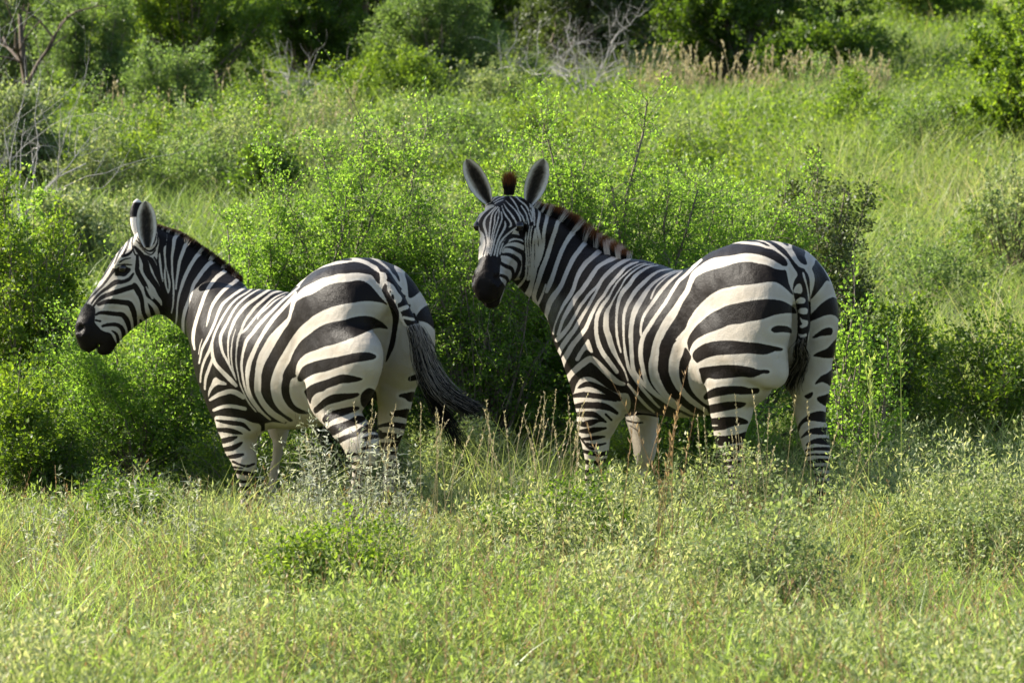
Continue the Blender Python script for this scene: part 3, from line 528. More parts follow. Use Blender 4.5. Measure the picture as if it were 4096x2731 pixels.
# stripe tracings: (crop, 'B'|'W' polygon, 'b'|'w' line x,y,halfwidth)
CRP={'LH':(280,780,2.376),'LN':(200,700,1.96),'LB':(700,950,1.4257),'LF':(740,1350,2.24),'LI':(1150,1350,2.24),'RH':(1840,620,2.45),'RN':(1750,580,1.96),'RB':(2150,850,1.3637),'RF':(2200,1250,2.24),'RI':(2700,1350,2.613),'RQ':(2680,930,3.136),'RM':(2180,980,3.136),'LQ':(1130,1000,3.1354),'LM':(780,1120,2.8),'LK':(560,880,2.614)}
R_STR='''
RM B 1960 255 1870 370 1820 480 1780 580 1700 700 1620 820 1540 930 1480 1040 1430 1150 1390 1270 1370 1380 1360 1480 1390 1568 1430 1700 1530 1830 1650 1930 1770 2000 1500 2200 600 2200 -200 1800 -500 900 -800 0 -800 -800 -300 -1000 600 -400 1200 150 1500 230 1760 280
RQ B 250 470 330 370 430 270 540 200 650 160 760 140 880 140 1000 150 1110 165 1200 195 1290 215 1380 270 1440 320 1475 385 1465 420 1420 420 1370 390 1290 345 1200 305 1100 275 1000 262 900 265 800 285 700 298 600 310 520 330 440 370 360 430 290 500 250 560 170 750 60 920 -40 1080 -100 1000 -60 850 60 720 170 590
RQ B 650 125 750 95 900 82 1050 92 1130 110 1200 130 1250 165 1240 175 1190 160 1110 125 1000 118 880 108 780 112 700 125
RQ B 1140 90 1200 85 1280 110 1360 150 1440 205 1490 270 1540 340 1600 410 1640 440 1690 460 1745 570 1720 600 1660 560 1600 540 1595 510 1570 470 1530 410 1490 340 1440 290 1380 240 1300 170 1230 125
RQ B 1280 65 1350 62 1430 75 1460 110 1490 160 1470 170 1420 140 1360 105 1300 80
RQ B 1500 110 1570 130 1650 190 1700 240 1690 290 1710 350 1720 395 1690 405 1640 380 1600 330 1570 270 1530 200 1530 150
RQ B 1830 340 1900 420 1960 520 2005 610 1965 605 1920 660 1860 740 1800 810 1765 835 1775 770 1800 690 1815 600 1805 520 1780 450 1810 400
RQ B 1760 1040 1830 960 1900 890 1970 840 2040 810 2090 830 2125 900 2130 1000 2120 1090 2080 1050 2020 1030 1950 1040 1870 1070 1790 1105 1757 1110
RQ B 1780 1318 1830 1270 1910 1215 1990 1190 2040 1210 2030 1280 1970 1290 1890 1300 1820 1325
RI B 1705 0 1675 190 1590 215 1480 200 1440 190 1500 150 1590 110 1640 60
RI B 1665 330 1655 520 1600 490 1540 465 1465 490 1480 450 1530 400 1590 370
RI B 1620 590 1595 715 1530 690 1490 660 1485 625 1540 605
RI B 1350 610 1400 580 1440 570 1435 610 1400 640 1370 635
RI B 1275 960 1300 890 1360 830 1430 785 1520 765 1580 785 1600 880 1520 880 1440 870 1370 880 1320 920 1290 990
RI b 1320 1045 8 1400 985 25 1500 975 38 1600 975 40
RI b 1380 1120 15 1450 1085 25 1530 1080 35 1640 1090 38
RI b 1370 1180 14 1480 1160 18 1650 1165 22
RI b 1370 1235 10 1450 1220 12 1650 1225 14
RI b 1390 1305 18 1500 1285 24 1660 1290 22
RI b 1400 1370 18 1500 1360 20 1640 1365 20
RI b 1420 1440 20 1520 1440 22 1640 1440 22
RI b 1440 1520 24 1640 1520 24
RI b 1440 1620 24 1640 1620 24
RI B 1400 1700 1700 1700 1700 2300 1400 2300
RQ B 280 600 340 550 420 505 520 470 620 445 720 415 820 385 920 368 1020 370 1120 390 1220 410 1310 450 1400 468 1455 475 1475 560 1490 630 1520 710 1550 780 1520 770 1470 720 1410 670 1340 630 1280 620 1200 625 1100 640 980 655 860 665 760 685 660 705 580 740 500 790 430 850 370 910 310 980 270 1040 230 1110 195 1200 150 1250 80 1330 20 1390 -20 1500 -40 1600 -110 1600 -140 1420 -90 1330 -40 1230 20 1140 90 1030 160 880 215 770 250 660
RM B 1540 1180 1650 1190 1610 1250 1580 1350 1555 1450 1540 1600 1420 1600 1425 1400 1445 1280 1480 1180
RF b 1012 480 46 1030 580 45 1080 680 42 1150 760 38 1240 835 28 1360 900 22
RQ B 215 1390 230 1320 270 1250 330 1170 420 1090 520 1010 620 960 720 915 830 890 950 865 1080 845 1200 835 1300 838 1400 855 1480 890 1540 930 1575 970 1585 1015 1500 1010 1420 1015 1330 1030 1240 1060 1130 1095 1000 1115 880 1145 750 1158 650 1200 560 1235 470 1265 390 1305 320 1350 280 1400 255 1460 240 1490
RQ B 1265 1220 1300 1180 1370 1165 1460 1175 1515 1200 1525 1260 1470 1255 1390 1250 1310 1255
RI B 180 200 200 140 260 90 350 50 480 32 600 30 720 45 850 55 970 75 1060 95 1130 115 1110 140 1040 145 960 175 870 175 760 165 650 175 520 180 420 190 330 215 260 250 230 265
RI B 250 330 290 310 380 298 480 288 600 285 700 295 800 310 870 335 960 335 990 350 980 375 920 375 860 400 800 418 700 410 600 420 500 430 420 435 370 425 335 430 300 490 275 440 265 390
RI B 295 620 330 570 400 530 500 510 600 505 700 508 780 525 860 525 885 545 870 580 800 590 700 595 600 590 500 605 400 625 340 645 315 650
RI B 340 715 420 690 520 672 620 665 720 675 745 690 700 730 600 750 500 770 420 785 350 790
RI B 355 850 450 835 560 825 680 830 760 870 760 900 680 910 600 930 520 960 440 970 380 975 370 930 440 925 440 910 365 905
RI B 385 1030 480 1025 560 1020 650 1010 760 980 770 1070 680 1100 600 1110 520 1130 430 1120
RI b 440 1178 20 560 1170 30 660 1150 28 760 1130 25
RI b 470 1240 18 580 1245 25 730 1215 25
RI b 500 1315 20 600 1310 24 730 1295 20
RI b 520 1385 20 620 1375 22 720 1365 20
RI b 540 1455 22 710 1445 22
RI b 540 1530 22 710 1525 22
RI b 540 1610 24 710 1610 24
RI B 500 1690 740 1690 740 2300 500 2300
RI B 110 100 170 200 150 260 135 350 140 450 170 540 230 620 300 680 365 725 365 765 270 700 170 620 100 540 55 450 40 350 50 250 80 180
RI b 0 590 38 50 650 36 120 710 32 200 765 26 280 805 18 370 838 13
RI b -40 690 16 40 750 16 120 800 14 240 840 12 370 862 10
RQ B 1600 540 1650 470 1700 480 1748 570 1755 700 1765 900 1768 1050 1755 1200 1735 1300 1720 1400 1660 1560 1540 1560 1570 1400 1595 1250 1600 1100 1590 980 1575 880 1550 780 1540 690 1560 600
RQ W 1660 505 1685 510 1705 590 1730 690 1750 800 1755 865 1735 850 1725 760 1705 660 1680 590
RQ W 1550 720 1590 655 1625 640 1650 670 1660 730 1640 765 1600 760 1560 755
RQ W 1580 860 1620 820 1670 815 1700 850 1680 885 1620 890 1590 890
RQ W 1605 980 1640 950 1720 950 1725 1010 1690 1025 1620 1010
RQ W 1630 1060 1660 1090 1730 1110 1720 1170 1680 1190 1640 1195 1625 1170 1660 1150 1640 1110
RQ W 1610 1270 1660 1280 1710 1265 1710 1300 1660 1320 1620 1300
RQ W 1590 1370 1640 1390 1700 1370 1690 1420 1600 1420
RM w 1960 185 14 1850 290 18 1750 390 19 1680 450 20 1620 540 20 1560 640 20 1500 740 22 1420 850 22 1340 970 25 1290 1050 25 1240 1130 25 1205 1250 28 1200 1400 28 1230 1560 26 1262 1690 28 1330 1810 28 1430 1900 24 1540 1985 18 1660 2060 10
RM w 1960 300 45 1870 370 38 1820 480 32 1780 580 32 1700 700 35 1620 820 35 1540 930 40 1480 1040 42 1430 1150 45 1390 1270 45 1370 1380 46 1350 1480 48 1350 1568 48 1375 1690 48 1450 1810 45 1550 1925 38 1680 2020 30 1800 2090 20
RM w 1330 670 10 1360 590 10 1400 520 9 1480 440 8 1560 380 7 1640 345 6 1720 320 5
RM w 1420 255 6 1320 270 10 1220 320 18 1130 390 22 1060 490 26 980 580 26 930 680 22 905 800 18 895 920 15 895 1040 15 905 1150 15 925 1250 14 950 1340 10
RM w 1600 297 6 1450 320 12 1340 380 18 1250 460 24 1150 560 26 1080 660 24 1020 770 20 990 880 18 985 1000 16 985 1100 14 990 1200 12 1000 1300 16 1020 1420 18 1060 1568 20 1140 1690 20 1230 1810 18 1330 1920 14
RM w 1700 310 6 1570 350 10 1460 410 14 1360 480 18 1280 570 25 1210 680 32 1150 780 36 1110 880 32 1085 1000 28 1075 1120 28 1080 1240 26 1090 1400 25 1110 1568 25 1190 1690 26 1300 1800 26 1420 1900 22 1520 1970 14
RM w 1720 325 8 1630 400 14 1550 470 18 1460 570 22 1380 680 22 1310 780 20 1250 870 18 1215 960 16 1200 1060 14 1205 1130 14
RM w 1360 241 5 1250 250 8 1150 300 10 1060 370 10 1000 440 10 950 530 8 900 610 9 850 700 10 815 770 16 775 850 28 765 950 34 770 1060 36 800 1150 36 830 1250 34 880 1370 25 950 1490 14 1000 1580 10 1040 1700 9
RM w 1270 230 5 1180 245 7 1080 300 8 1000 370 9 920 450 10 860 540 10 820 620 12 780 680 18 720 760 22 670 850 24 645 950 24 640 1050 24 650 1150 25 680 1260 28 730 1360 28 790 1440 28 850 1520 26 900 1590 24
RM w 1170 212 8 1080 240 15 1000 290 18 940 360 20 860 450 20 790 540 18 730 640 18 670 710 18 620 800 20 580 880 22 540 980 24 500 1060 26 430 1150 28 340 1260 32 290 1350 34 230 1450 34 205 1568 25 195 1640 20
RM w 1060 170 20 960 220 24 870 280 24 790 350 24 720 430 22 680 500 22 640 590 14 590 680 18 540 770 18 480 870 20 420 970 24 370 1060 26 300 1150 30 230 1250 30 180 1340 26 165 1420 20
RM w 700 440 10 650 520 16 560 610 18 500 690 18 440 770 18 380 880 18 340 950 20 290 1030 24 220 1120 28 150 1190 28
RM w 900 140 35 830 180 28 750 220 24 660 280 24 590 380 28 530 470 28 460 570 28 390 650 30 330 750 30 270 850 26 220 950 20 190 1040 18 165 1120 18
RM w 860 60 30 760 20 38 680 80 32 600 150 28 510 230 30 440 330 28 390 440 24 360 540 24 310 640 24 240 740 20 190 840 14 150 930 10 115 1030 10 105 1110 12
RM w 640 -190 40 560 -80 30 480 0 28 420 80 28 360 160 28 310 260 28 260 370 26 220 470 26 170 560 30 110 640 36 60 720 34 30 820 30 15 900 20 20 980 20 40 1030 12
RN w 1130 640 28 1060 690 20 1010 760 16 970 840 16 940 920 16 910 1010 16 880 1090 18 855 1150 12
RM W 545 1180 575 1250 600 1340 575 1345 520 1310 470 1370 420 1450 380 1440 410 1370 460 1290 510 1220
RF w 135 640 22 150 615 22 180 560 24 230 510 26 290 460 28 360 415 28 420 450 26 480 510 26 540 570 26 600 620 24 660 640 15
RF w 700 640 10 780 740 13 860 830 13 930 890 9
RF w 760 600 9 830 690 12 910 780 12 980 850 8
RF w 80 400 14 100 480 16 105 540 16 125 600 14
RF W 215 720 235 650 270 595 320 575 380 585 440 620 520 680 600 720 700 730 720 850 650 960 560 1040 545 1150 530 1330 420 1400 380 1900 290 1900 300 1250 225 940 205 740
RF b 255 675 10 300 650 22 350 640 25 420 660 25 490 695 28 560 740 32 620 770 25
RF w 250 690 10 330 695 12 400 705 14 455 715 10
RF b 215 745 18 300 735 26 400 745 26 500 760 25 590 785 15
RF b 210 840 18 300 830 30 380 830 30 460 835 32 540 860 25 600 900 15
RF b 220 910 20 300 910 25 380 910 28 430 930 20 500 980 10
RF b 500 910 10 550 960 12
RF b 230 985 12 300 1000 25 360 985 30 430 970 15 480 970 8
RF b 250 1060 10 330 1060 25 400 1050 25 500 1035 10
RF b 290 1130 10 340 1130 18 410 1120 20 490 1110 8
RF b 265 1110 8 310 1170 10 350 1210 14 390 1220 12
RF b 330 1170 10 400 1190 14 500 1170 8
RF b 295 1240 16 380 1260 20 450 1270 22 530 1250 20
RF b 300 1330 18 400 1350 25 510 1320 18
RF b 300 1430 25 420 1420 20
RF b 300 1510 22 430 1510 25
RF b 300 1590 24 430 1590 24
RF B 270 1650 450 1650 450 2100 270 2100
RF W 665 930 985 920 990 1200 920 1290 880 1650 740 1650 735 1200 690 1060
RF b 680 920 12 830 900 16 980 930 12
RF b 690 965 7 760 985 9 830 985 7
RF b 715 1010 4 790 1060 5
RF b 975 1100 8 950 1160 9
RF b 740 1500 20 880 1500 20
RF b 740 1580 20 880 1580 20
RF B 720 1640 900 1640 900 2100 720 2100
RH w 668 560 5 690 600 6 700 650 6
RH w 655 600 5 668 640 6 675 680 5
RH w 690 540 5 708 590 5 712 650 5
RH w 700 465 8 714 540 9 716 600 7
RH w 724 520 5 731 600 6 728 690 6
RH w 648 760 6 642 850 6 648 950 7 655 1050 8 650 1130 9 640 1200 10 600 1260 12 560 1300 10
RH w 684 700 5 668 800 6 664 880 6 672 980 6 676 1080 6 678 1150 9 665 1220 12
RH w 708 700 5 692 780 6 688 870 6 692 970 6 697 1080 8 694 1170 12
RH w 738 720 6 718 850 10 714 950 12 714 1050 12 710 1150 14 690 1220 10
RH w 742 740 8 748 850 14 750 950 14 745 1040 10
RH w 745 500 8 768 530 9 780 570 12 770 640 12 760 700 12 775 780 14 790 880 18 775 960 22 750 1040 18 735 1090 8
RH w 800 520 12 835 560 15 855 600 17 835 690 17 820 780 16 820 860 14 800 960 16 770 1050 14 740 1120 16 725 1180 20 700 1270 22 670 1360 32 630 1390 30 590 1340 20
RH w 1000 620 20 960 660 20 935 740 20 900 840 20 870 940 22 840 1030 22 800 1130 24 770 1230 22 740 1320 20 725 1400 20 760 1500 20
RH w 840 1270 8 810 1360 10 770 1450 12 750 1480 6
'''
# the head is drawn on its own white ground
R_HEAD='''
RH B 380 360 560 380 690 480 715 560 690 640 600 680 530 730 470 860 410 960 380 1010 230 1000 225 900 240 800 200 740 160 690 160 640 240 520
RH B 150 1070 210 1000 260 990 300 985 340 985 390 995 405 1030 395 1090 390 1200 420 1250 440 1290 420 1350 400 1400 380 1470 330 1515 260 1520 180 1490 110 1370 60 1320 50 1260 100 1200 130 1140
RH w 330 500 7 260 540 8 210 590 8 180 640 8 172 680 7 190 730 5
RH w 350 510 6 300 560 7 250 620 8 235 680 12 250 740 11 265 800 9 270 860 7 255 930 6 240 990 6
RH w 370 510 6 320 570 6 300 650 7 290 740 8 285 830 7 275 910 6 265 980 6
RH w 385 520 5 345 590 6 338 660 6 322 740 6 308 820 6 290 900 5 280 960 5
RH w 385 540 5 375 620 6 355 690 6 333 770 6 318 850 6 303 920 6 292 970 6
RH w 405 560 5 410 630 7 385 700 7 360 770 6 337 850 7 322 920 6 303 985 6
RH w 440 650 4 445 690 9 425 740 10 390 800 9 362 870 8 347 930 8 335 980 8
RH w 545 715 6 500 750 8 450 790 8 400 850 9 375 920 8 362 990 7
RH w 530 770 5 490 800 6 450 830 7 420 870 7 402 920 7 390 970 6
RH w 470 870 4 430 905 6 412 950 5
RH w 185 740 8 220 800 9 238 850 10 235 900 10 215 960 9 202 1000 8
RH W 170 760 150 810 130 880 115 950 118 1010 160 1060 190 1000 205 920 205 850 190 790
RH b 145 920 6 180 890 12 195 870 10 190 840 8
RH b 160 830 5 185 825 6
RH w 165 610 8 150 650 9
RH W 270 495 330 490 260 540 205 590 165 610 190 560
RH w 410 500 5 430 560 6 460 610 7 490 650 8 500 690 9 485 705 6
RH w 430 480 4 460 530 6 500 580 8 540 640 8 560 690 7
RH w 450 450 4 490 490 5 540 540 6 580 600 8 595 645 6
RH w 490 410 6 530 460 7 560 510 6 575 550 6 610 600 7 630 650 8
RH w 540 400 5 590 450 6 640 490 8 670 540 7 690 590 6
RH w 600 500 5 640 560 7 660 610 7 655 660 8
RH w 430 380 5 380 400 5 330 430 6 290 470 6
RH w 430 410 4 380 430 5 330 460 5
RH w 420 440 4 370 460 4 340 480 4
RH w 470 390 4 510 430 4
RH w 690 470 12 700 540 10 712 600 8
RH b 645 700 5 640 800 6 635 900 7 630 1000 7 632 1100 8 620 1180 8 580 1240 8 520 1290 8 460 1340 6
RH b 630 820 14 560 800 18 500 800 20 430 860 8
RH b 640 880 14 580 850 14 530 845 10 480 860 6
RH b 445 905 8 500 905 14 560 930 22 620 970 22 625 1060 18 615 1140 14 590 1200 12
RH b 405 975 10 470 975 18 530 1000 22 580 1050 22 575 1110 20 545 1180 18 500 1240 16 455 1310 14
RH b 400 1060 16 450 1090 20 500 1110 20 520 1150 16 515 1210 12 480 1280 8
RH b 400 1180 16 450 1200 18 470 1240 14 445 1300 10
RH b 665 690 4 652 800 4 650 900 5 658 1000 6 660 1100 6 655 1200 6 600 1290 7
RH b 690 680 4 678 800 5 675 900 6 682 1000 6 685 1080 5 680 1140 5
RH b 712 680 4 702 800 5 698 900 6 702 1000 6 703 1080 6 700 1150 5
RH b 722 700 5 730 800 6 730 900 8 730 1000 8 728 1080 7
RH B 540 735 575 700 600 675 640 670 668 700 650 745 622 780 585 755
RH b 142 690 7 160 715 9
RH b 700 600 8 715 560 8 690 520 5
RH w 145 1385 5 175 1425 7 200 1450 6
'''  # the last stroke is no stripe: it paints light on the chin
L_STR='''
LM B 1170 66 1125 140 1090 210 1080 300 1060 420 1010 490 930 580 860 660 800 760 750 850 720 950 705 1050 695 1150 700 1250 740 1340 790 1420 850 1490 930 1550 1000 1620 300 1750 -100 1400 -400 600 -700 -200 -500 -800 0 -700 400 -200 700 60
LQ B 220 440 300 340 400 265 500 220 620 190 760 165 880 148 960 155 1040 180 1110 220 1160 255 1200 280 1220 310 1220 420 1200 420 1170 390 1120 320 1040 300 960 288 880 288 800 297 700 300 600 330 500 355 400 400 320 440 250 480 200 530 175 560 190 490
LQ B 520 185 620 135 700 110 780 100 860 108 870 125 800 135 700 140 600 165
LQ B 850 88 960 40 1050 80 1140 120 1210 160 1280 210 1350 280 1400 360 1450 430 1500 490 1530 550 1560 600 1600 680 1640 760 1690 850 1720 930 1700 1000 1600 1000 1560 950 1520 880 1490 800 1440 690 1480 650 1500 600 1440 520 1400 450 1330 400 1300 380 1310 350 1290 290 1230 275 1210 240 1180 205 1120 170 1050 135 980 110 900 95
LQ B 1250 480 1280 420 1310 440 1315 500 1370 600 1400 640 1440 720 1465 800 1455 900 1430 1050 1405 1200 1360 1300 1320 1380 1290 1400 1320 1250 1360 1080 1380 900 1370 800 1330 690 1280 580 1250 520
LQ b 1350 515 10 1350 530 10
LQ b 1380 570 16 1388 605 16
LQ w 1480 745 26 1560 715 26
LQ w 1520 845 16 1640 870 18
LQ w 1570 970 18 1700 935 16
LQ w 1560 600 16 1590 670 14
LQ w 1500 510 12 1530 550 12
LQ w 1610 720 13 1640 780 12
LQ B 1050 60 1150 65 1190 75 1210 90 1170 100 1100 80
LQ B 1175 100 1260 85 1340 130 1400 190 1400 220 1430 270 1460 330 1475 390 1455 390 1420 330 1380 290 1330 220 1270 170 1210 120
LQ B 1530 290 1560 275 1650 350 1740 430 1820 520 1740 515 1690 550 1640 590 1590 600 1575 560 1570 480 1555 390
LQ B 1700 790 1740 740 1800 700 1850 690 1900 700 1940 850 1930 1005 1870 960 1820 920 1760 895 1710 890 1685 830
LQ B 165 660 210 620 290 580 380 550 460 500 550 450 640 420 740 405 850 395 930 380 1000 385 1060 410 1120 460 1180 530 1240 600 1300 660 1310 690 1250 665 1170 650 1080 640 990 645 900 660 820 670 740 685 640 710 540 745 450 790 370 840 300 900 230 960 170 1030 120 1100 70 1180 0 1300 -56 1395 -100 1496 -135 1597 -151 1697 -140 1800 -110 1900 -50 1990 30 2060 110 2110 130 2140 90 2150 20 2100 -90 2030 -170 1955 -235 1865 -268 1776 -268 1650 -263 1552 -235 1450 -190 1360 -135 1260 -67 1137 0 1030 50 930 100 840 140 740
LQ B 90 1400 130 1300 180 1210 240 1130 330 1060 420 990 510 940 620 905 740 885 860 850 960 830 1050 825 1130 840 1210 880 1280 930 1325 990 1240 980 1160 985 1080 1015 980 1060 880 1100 760 1145 640 1185 520 1215 420 1255 330 1285 260 1330 210 1380 180 1440 168 1500 160 1560 120 1510 80 1600 0 1600 30 1500
LM B 1130 1060 1090 1000 1050 950 1010 1010 980 1110 965 1200 975 1290 1010 1370 1070 1440 1150 1490 1240 1500 1280 1485 1200 1450 1130 1410 1085 1350 1060 1270 1060 1180 1080 1110 1130 1085
LI B 95 340 130 270 180 235 270 205 370 185 480 165 590 140 700 130 770 145 795 170 770 195 690 210 600 225 520 245 430 275 340 305 280 315 210 340 160 370 120 395 90 380
LI B 150 480 200 430 270 400 350 375 430 345 500 328 580 340 640 355 675 370 640 390 560 405 490 410 430 430 360 455 320 480 260 500 220 540 205 595 180 550 160 510
LI B 230 640 275 595 330 545 400 510 480 500 560 498 630 495 645 515 600 540 520 560 450 580 370 600 310 640 250 680
LI B 310 730 350 680 420 650 500 630 580 615 640 620 640 645 580 670 500 700 420 730 340 770
LI B 350 830 400 785 470 765 540 740 620 700 680 705 700 735 640 770 560 800 490 835 400 880
LI B 430 910 520 870 600 840 660 800 740 770 790 790 740 820 660 850 620 885 560 900 500 930 460 950
LI b 690 850 14 760 825 18 830 845 18
LI b 690 910 22 760 888 20 850 890 18
LI b 550 1040 22 640 1050 18 720 1040 14
LI b 680 990 20 760 970 18 860 975 20
LI b 560 1110 20 650 1140 18 760 1150 12
LI b 560 1170 15 640 1215 18 730 1240 14
LI b 550 1240 15 620 1275 14 700 1280 10
LI b 540 1310 18 620 1340 16 700 1330 12
LI b 530 1375 18 600 1400 20 680 1385 20
LI b 520 1450 20 680 1450 20
LI B 460 1490 700 1490 700 1800 460 1800
LI b 1100 370 22 1150 355 28
LI B 1000 510 1060 495 1140 485 1140 560 1090 575 1050 545 1000 530
LI B 910 690 940 660 1010 645 1090 640 1085 725 1010 710 940 705
LI b 800 800 12 880 780 18 960 780 25 1070 800 28
LI b 830 865 18 930 880 28 1030 905 30
LI b 830 950 14 920 960 22 1005 950 25
LI b 830 1020 14 1005 1040 20
LI b 830 1090 14 1005 1110 18
LI b 840 1160 14 995 1180 16
LI b 840 1230 12 980 1250 14
LI b 840 1310 16 980 1320 16
LI b 840 1400 18 980 1400 18
LI B 800 1450 1000 1450 1000 1800 800 1800
LI B 655 520 690 470 740 450 790 480 800 530 800 590 765 635 710 640 660 600
LM w 1130 135 5 1090 220 8 1078 310 14 1058 420 18 1010 490 30 930 580 38 860 660 40 800 760 40 750 850 38 720 950 36 705 1050 32 695 1150 30 700 1250 32 740 1340 30 790 1420 28 850 1490 24 930 1550 18 1000 1590 12
LM w 1130 135 6 1060 230 18 970 330 20 880 430 22 800 540 22 740 640 20 690 730 22 650 820 24 610 920 26 590 1020 26 585 1120 18 600 1230 16 640 1330 16 700 1420 16 760 1490 14 840 1560 10
LM w 1170 72 6 1080 150 10 980 230 12 880 330 16 780 430 18 700 520 20 640 600 18 580 670 20 550 760 16 530 850 14 520 950 12 530 1060 12 550 1170 12 580 1260 12 640 1370 10 720 1470 9
LM w 1010 170 3 900 230 7 800 320 9 730 380 8 700 435 4
LM w 1060 130 3 960 160 6 860 220 9 770 310 11 690 400 11 620 490 13 560 560 13 520 590 12
LM w 1040 112 3 940 125 9 860 150 12 760 230 14 680 300 16 600 400 16 550 480 14 520 560 14 485 650 13 470 740 9 460 840 8 462 940 8 480 1050 7 500 1150 7 540 1250 8 600 1370 8 680 1470 8
LM w 845 98 13 750 160 14 660 220 16 570 290 18 490 380 18 440 460 18 400 560 16 375 650 10 370 750 8 372 840 8 385 930 8
LM w 455 550 3 430 630 4 412 720 6 405 820 8 410 920 7 430 1020 6 460 1110 5
LM w 760 86 6 650 140 8 540 220 10 460 300 11 400 400 14 350 500 16 310 570 18 285 640 18 290 730 16 310 810 14 340 870 12 380 940 12 420 1030 8 460 1120 6
LM w 675 74 4 580 140 8 480 200 10 400 280 11 330 380 11 270 490 12 220 600 12 190 700 14 170 770 18 120 870 14 85 960 12 65 1060 10 60 1140 8
LM w 190 700 14 190 780 16 200 860 18 230 940 20 290 1010 22 350 1070 24 420 1140 24 460 1180 18
LM w 200 880 16 160 980 16 130 1060 16 115 1130 14 110 1220 10
LM w 610 58 10 500 120 14 400 190 14 310 270 16 260 370 16 220 480 14 170 590 14 120 690 14 80 770 12 60 860 10 45 930 8
LM w 80 660 3 55 740 5 40 830 4
LK w 1060 570 20 1040 600 20 1000 640 18 930 690 17 850 760 18 780 850 17 740 930 14 715 1030 12 695 1110 5
LK w 960 460 22 940 490 22 880 540 20 800 600 20 730 690 18 680 780 18 640 890 18 610 980 18 580 1080 18 560 1170 18 555 1260 16 570 1350 10
LK w 825 390 26 800 410 26 720 460 22 660 530 20 610 600 20 560 680 18 530 780 16 500 870 18 470 950 18 450 1050 16 450 1150 14 455 1240 10
LK w 690 295 24 660 320 24 600 370 20 550 440 18 500 530 18 460 620 18 430 710 14 405 800 10 390 900 8 385 1000 8 375 1080 7
LK w 560 225 20 530 240 20 480 260 20 450 330 18 415 430 16 400 520 14 385 620 10 375 720 8
LK w 395 155 14 380 170 16 360 200 20 350 280 16 335 380 12 335 480 10 340 580 10 350 680 9 350 800 8 345 890 7 330 970 6
LK w 240 90 14 255 110 14 268 160 14 262 260 12 258 360 10 265 440 9 270 490 8
LK w 265 490 7 260 560 9 264 630 10 276 700 8 295 760 6
LK w 272 490 5 287 540 6 301 610 9 310 680 10 302 750 5
LK w 150 55 8 195 100 9 208 170 9 203 270 8 205 370 8 212 460 11 225 560 9 240 640 5
LM W 235 1090 280 1120 340 1145 355 1170 320 1175 260 1170 210 1200 170 1260 150 1310 150 1240 180 1170 205 1110
LM w 170 1340 14 250 1290 22 330 1260 26 400 1245 25 470 1265 28 540 1310 25
LM w 210 1455 16 300 1420 18 380 1410 20 470 1420 20 560 1440 20
LF W 265 730 285 700 340 702 420 712 520 725 600 760 680 790 665 930 675 1100 620 1230 580 1300 560 1750 430 1750 430 1180 380 1050 300 860
LF b 270 690 14 350 675 22 430 675 24 520 690 22 600 715 12
LF b 280 740 8 360 755 18 440 765 22 520 780 20 580 830 10
LF b 290 825 18 380 830 24 450 845 22 510 860 8
LF b 320 930 25 400 910 25 460 890 12
LF b 350 1000 20 420 990 25 480 960 20 510 940 10
LF b 390 1070 16 460 1060 22 520 1045 12
LF b 430 1110 12 500 1140 10 560 1150 14 620 1130 10
LF b 440 1160 12 520 1170 6
LF b 440 1195 16 520 1210 20 600 1220 18
LF b 460 1270 20 520 1290 14 580 1280 10
LF b 475 1350 20 580 1350 18
LF b 475 1430 18 580 1430 18
LF b 470 1510 20 590 1510 20
LF B 440 1570 620 1570 620 1900 440 1900
LF W 715 770 955 800 900 1000 855 1300 840 1450 730 1450 745 1200 775 1000
LF b 740 1400 18 850 1400 18
LF b 740 1470 18 850 1470 18
LF B 700 1520 860 1520 860 1800 700 1800
'''
